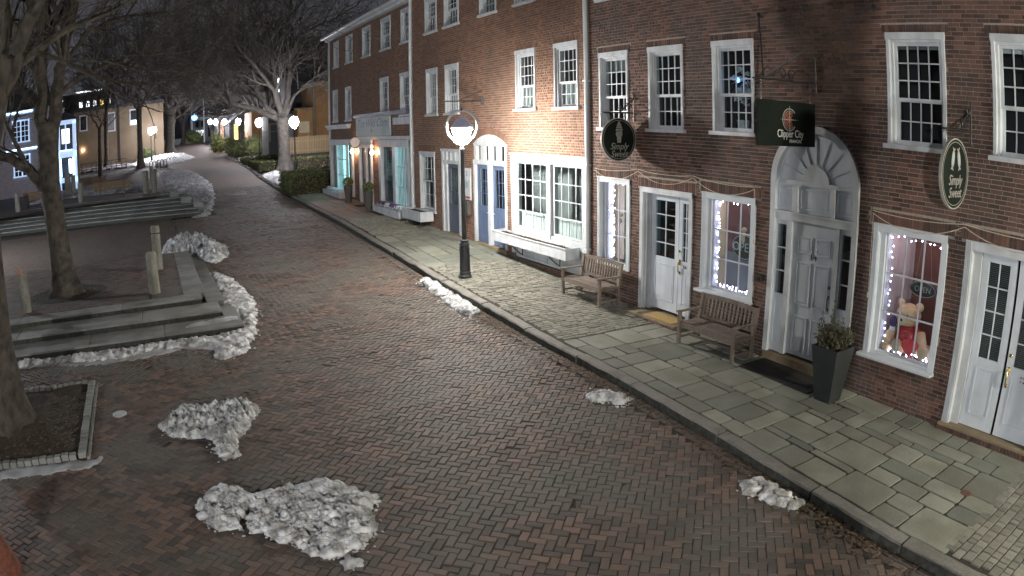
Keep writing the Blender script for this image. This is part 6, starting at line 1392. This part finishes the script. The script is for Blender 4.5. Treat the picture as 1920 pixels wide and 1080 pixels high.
# dark building behind with a row of small lit windows
db = thing('building', (-11, 118, 3), 'dark tall building behind the tan one with a row of small lit windows', 'building')
bpart(db, 'wall', 'darkwall', [(-19, -7, 118, 125, 3, 14.3)])
for k, m_ in enumerate(('whitelit', 'whitelit', 'whitelit', 'yellowlit', 'whitelit')): bpart(db, 'lit_window', m_, [(-13.0+1.25*k, -12.45+1.25*k, 117.8, 117.95, 12.0, 12.9)])
bpart(db, 'light_strip', 'whitelit', [(-13.6, -8.9, 117.7, 117.9, 14.4, 14.6)]); bpart(db, 'light_strip', 'whitelit', [(-16.6, -16.0, 117.7, 117.9, 13.4, 13.55)])
# grey house with a white corner pillar and blue star at the end of the street
gh = thing('house', (10, 132, 4.4), 'grey-blue house with a white corner pillar closing the far end of the street', 'house')
bpart(gh, 'wall', 'greywall', [(7.3, 16, 134, 140, 4, 9.0)]); bpart(gh, 'pillar', 'white', [(7.2, 7.6, 132.5, 132.9, 4.2, 8.6)]); bpart(gh, 'porch_beam', 'white', [(7.2, 11.5, 132.4, 133, 8.3, 8.7)])
for x0, x1, z0, z1 in ((8.2, 8.8, 6.9, 8.0), (9.3, 9.9, 6.9, 8.0), (10.6, 11.1, 5.0, 6.8), (12.2, 12.7, 5.0, 7.4)): bpart(gh, 'window', 'dark', [(x0, x1, 133.9, 133.98, z0, z1)])
bpart(gh, 'lit_window', 'whitelit', [(8.3, 9.7, 133.85, 133.95, 5.2, 6.3)]); MB().prism([(6.8, 9.0), (11.6, 12.5), (16.5, 9.0)], 'y', 133, 140).put('roof', MT['roof'], gh)
lw_ = bpart(None, 'low_wall', 'greywall', [(1.5, 8.3, 128, 128.4, 4, 5.0), (1.4, 8.4, 127.9, 128.5, 5.0, 5.12)]); props(lw_, 'low snow-topped wall across the far end of the street', 'wall')
bpart(None, 'dark_barn', 'darkwall', [(-1.5, 7.0, 133, 140, 4, 11.5)]); props(bpy.data.objects['dark_barn'], 'dark windowless building left of the blue star light', 'building')
st_ = thing('star_light', (7.5, 125, 8.5), 'bright blue star-shaped light hanging at the far end of the street', 'star light'); mb = MB()
for k in range(6): a = math.pi*k/6; mb.tube([(7.5-.55*math.cos(a), 125, 8.5-.55*math.sin(a)), (7.5+.55*math.cos(a), 125, 8.5+.55*math.sin(a))], .05, 5)
mb.put('rays', MT['bluestar'], st_)
# shopfronts lit peach and yellow on the right of the far street
sf = thing('shop', (12, 112, 4), 'low far shop building with peach-lit and yellow-lit windows under a dark slanting roof', 'shop')
bpart(sf, 'wall', 'darkwall', [(10.6, 20, 112, 120, 3, 7.2)])
bpart(sf, 'lit_window', 'pinklit', [(10.9, 11.4, 111.8, 111.95, 4.1, 6.9)]); bpart(sf, 'lit_window', 'pinklit', [(11.7, 12.2, 111.8, 111.95, 4.5, 6.9)])
MB().prism([(10.2, 7.2), (15, 10.5), (20, 7.2)], 'y', 111, 120).put('roof', MT['roof'], sf)
s2_ = thing('shop', (13, 98, 3.5), 'far shop with one bright yellow window and a pale corner board', 'shop')
bpart(s2_, 'wall', 'darkwall', [(11.0, 16, 100, 106, 3, 6.6)]); bpart(s2_, 'lit_window', 'yellowlit', [(11.7, 12.35, 99.8, 99.95, 4.0, 6.2)]); bpart(s2_, 'corner_board', 'greywall', [(12.9, 14.2, 97, 98, 3, 6.6)]); MB().prism([(10.6, 6.4), (13.5, 8.4), (16.5, 6.4)], 'y', 97, 106).put('roof', MT['roof'], s2_)
for k in (0, 1): MB().tube([(11.2+.9*k, 96.5, 7.4), (13.4+.9*k, 96.4, 8.9)], .05, 5).put('eaves_trim', MT['white'], s2_)
# ochre building right of the street behind the fence
oc = thing('building', (14, 62, 1.6), 'ochre clapboard building lit by street lamps behind the picket fence', 'building')
bpart(oc, 'wall', 'ochre', [(13.0, 20, 62, 68, 1.5, 6.3), (14.4, 20, 61.8, 68, 6.3, 8.7)]); bpart(oc, 'lower_wing', 'ochre', [(12.0, 17.5, 84, 90, 2, 7.2)])
bpart(oc, 'cornice', 'stone', [(12.7, 14.6, 61.7, 62, 6.25, 6.42)]); bpart(oc, 'corner_pilaster', 'tan', [(14.35, 14.6, 61.6, 61.8, 1.5, 8.7)]); bpart(oc, 'panel', 'cream', [(13.15, 14.05, 61.85, 61.98, 4.2, 5.2)])
f = bpart(oc, 'window', 'cream', [(10.75, 10.88, 63.9, 64, 3.6, 5.25), (12.3, 12.45, 63.9, 64, 3.6, 5.25), (10.75, 12.45, 63.9, 64, 5.15, 5.28), (10.88, 12.3, 63.92, 63.98, 4.5, 4.56)]); bpart(oc, 'grey_wing', 'greywall', [(10.7, 13.0, 64.02, 68, 1.5, 6.0)])
MB().prism([(10.5, 6.0), (12.0, 6.9), (13.0, 6.0)], 'y', 63.6, 68).put('roof', MT['roof'], oc); bpart(oc, 'lit_slit', 'whitelit', [(12.0, 12.13, 66, 66.1, 8.2, 9.6)])
bpart(oc, 'upper_storey', 'darkwall', [(13.0, 22, 66.5, 74, 6, 13.5)])
ss = bpart(None, 'lit_sign', 'whitelit', [(12.9, 14.1, 80, 80.1, 4.85, 5.25)]); ss.data.materials[0] = emis('peach_sign', (1, .62, .4), 1.6); props(ss, 'small peach-lit sign on the ochre wing left of the thin lamp pole', 'sign')
pf = thing('picket_fence', (13, 58, 1.5), 'pale wooden picket fence behind the hedges and lamps', 'fence')
pk = MB().box(-.045, .045, -.012, .012, 0, 1.35).mesh('picket', MT['fence'])
for k in range(34): link('picket', pk, pf, (11.2+.145*k, 58, 2.5))
bpart(pf, 'rail', 'fence', [(11.1, 16.2, 58.015, 58.05, 2.7, 2.8), (11.1, 16.2, 58.015, 58.05, 3.5, 3.6), (11.1, 16.2, 57.97, 58.06, 3.86, 3.9)])
for x in (11.1, 13.0, 14.9): bpart(pf, 'post', 'fence', [(x, x+.12, 57.95, 58.07, 1.5, 4.05)])
bpart(pf, 'bank', 'ground', [(11, 18, 57.8, 62, 1.2, 2.5)])
for i, (x, y) in enumerate(((-.55, 72), (.3, 74), (1.5, 82))):
    t = thing('bicycle_rack', (x, y, gz(y)), ['left', 'middle', 'right'][i]+' dark iron rack in the snow before the far trunk', 'bike rack', 'dark racks in the snow by the far trunk')
    for k in range(3): MB().tube([(x+.35*k, y, 1.9), (x+.35*k, y, 2.7), (x+.35*k+.15, y, 2.85), (x+.35*k+.3, y, 2.7), (x+.35*k+.3, y, 1.9)], .04, 5).put('hoop', MT['blackiron'], t)
# white house end of the right-hand garden and a signpost by the far end
mb = MB().tube([(9.2, 125, 4), (9.2, 125, 11.5)], .12, 6); props(mb.put('flag_pole', MT['white'], None), 'tall pale pole beside the far lamps', 'pole')
t = thing('star_light', (10.15, 9.33, 5.1), 'blue-white glowing star standing in for a reflection in the third upper window', 'star light'); mb = MB()
for k in range(4): a = math.pi*k/4; mb.tube([(10.1, 9.45-.05*math.cos(a), 5.12-.05*math.sin(a)), (10.1, 9.45+.05*math.cos(a), 5.12+.05*math.sin(a))], .008, 4)
mb.put('rays', MT['bluestar'], t)  # glowing star modelled in place of a reflection in the pane
t = thing('reflected_plant', (10.2, 9.3, 4.2), 'pale plant shape standing in for a reflection in the third upper window', 'house plant'); mb = MB(); leaves(mb, (10.2, 9.4, 5.0), (.12, .28, .5), 60, .11, .2); mb.put('leaves', MT['trimgrey'], t); MB().lathe((10.2, 9.4, 4.1), [(.1, 0), (.14, .25)], 10).put('pot', MT['white'], t)  # pale leaves and pot stand for shapes reflected in the glass
print('objects', len(bpy.data.objects))
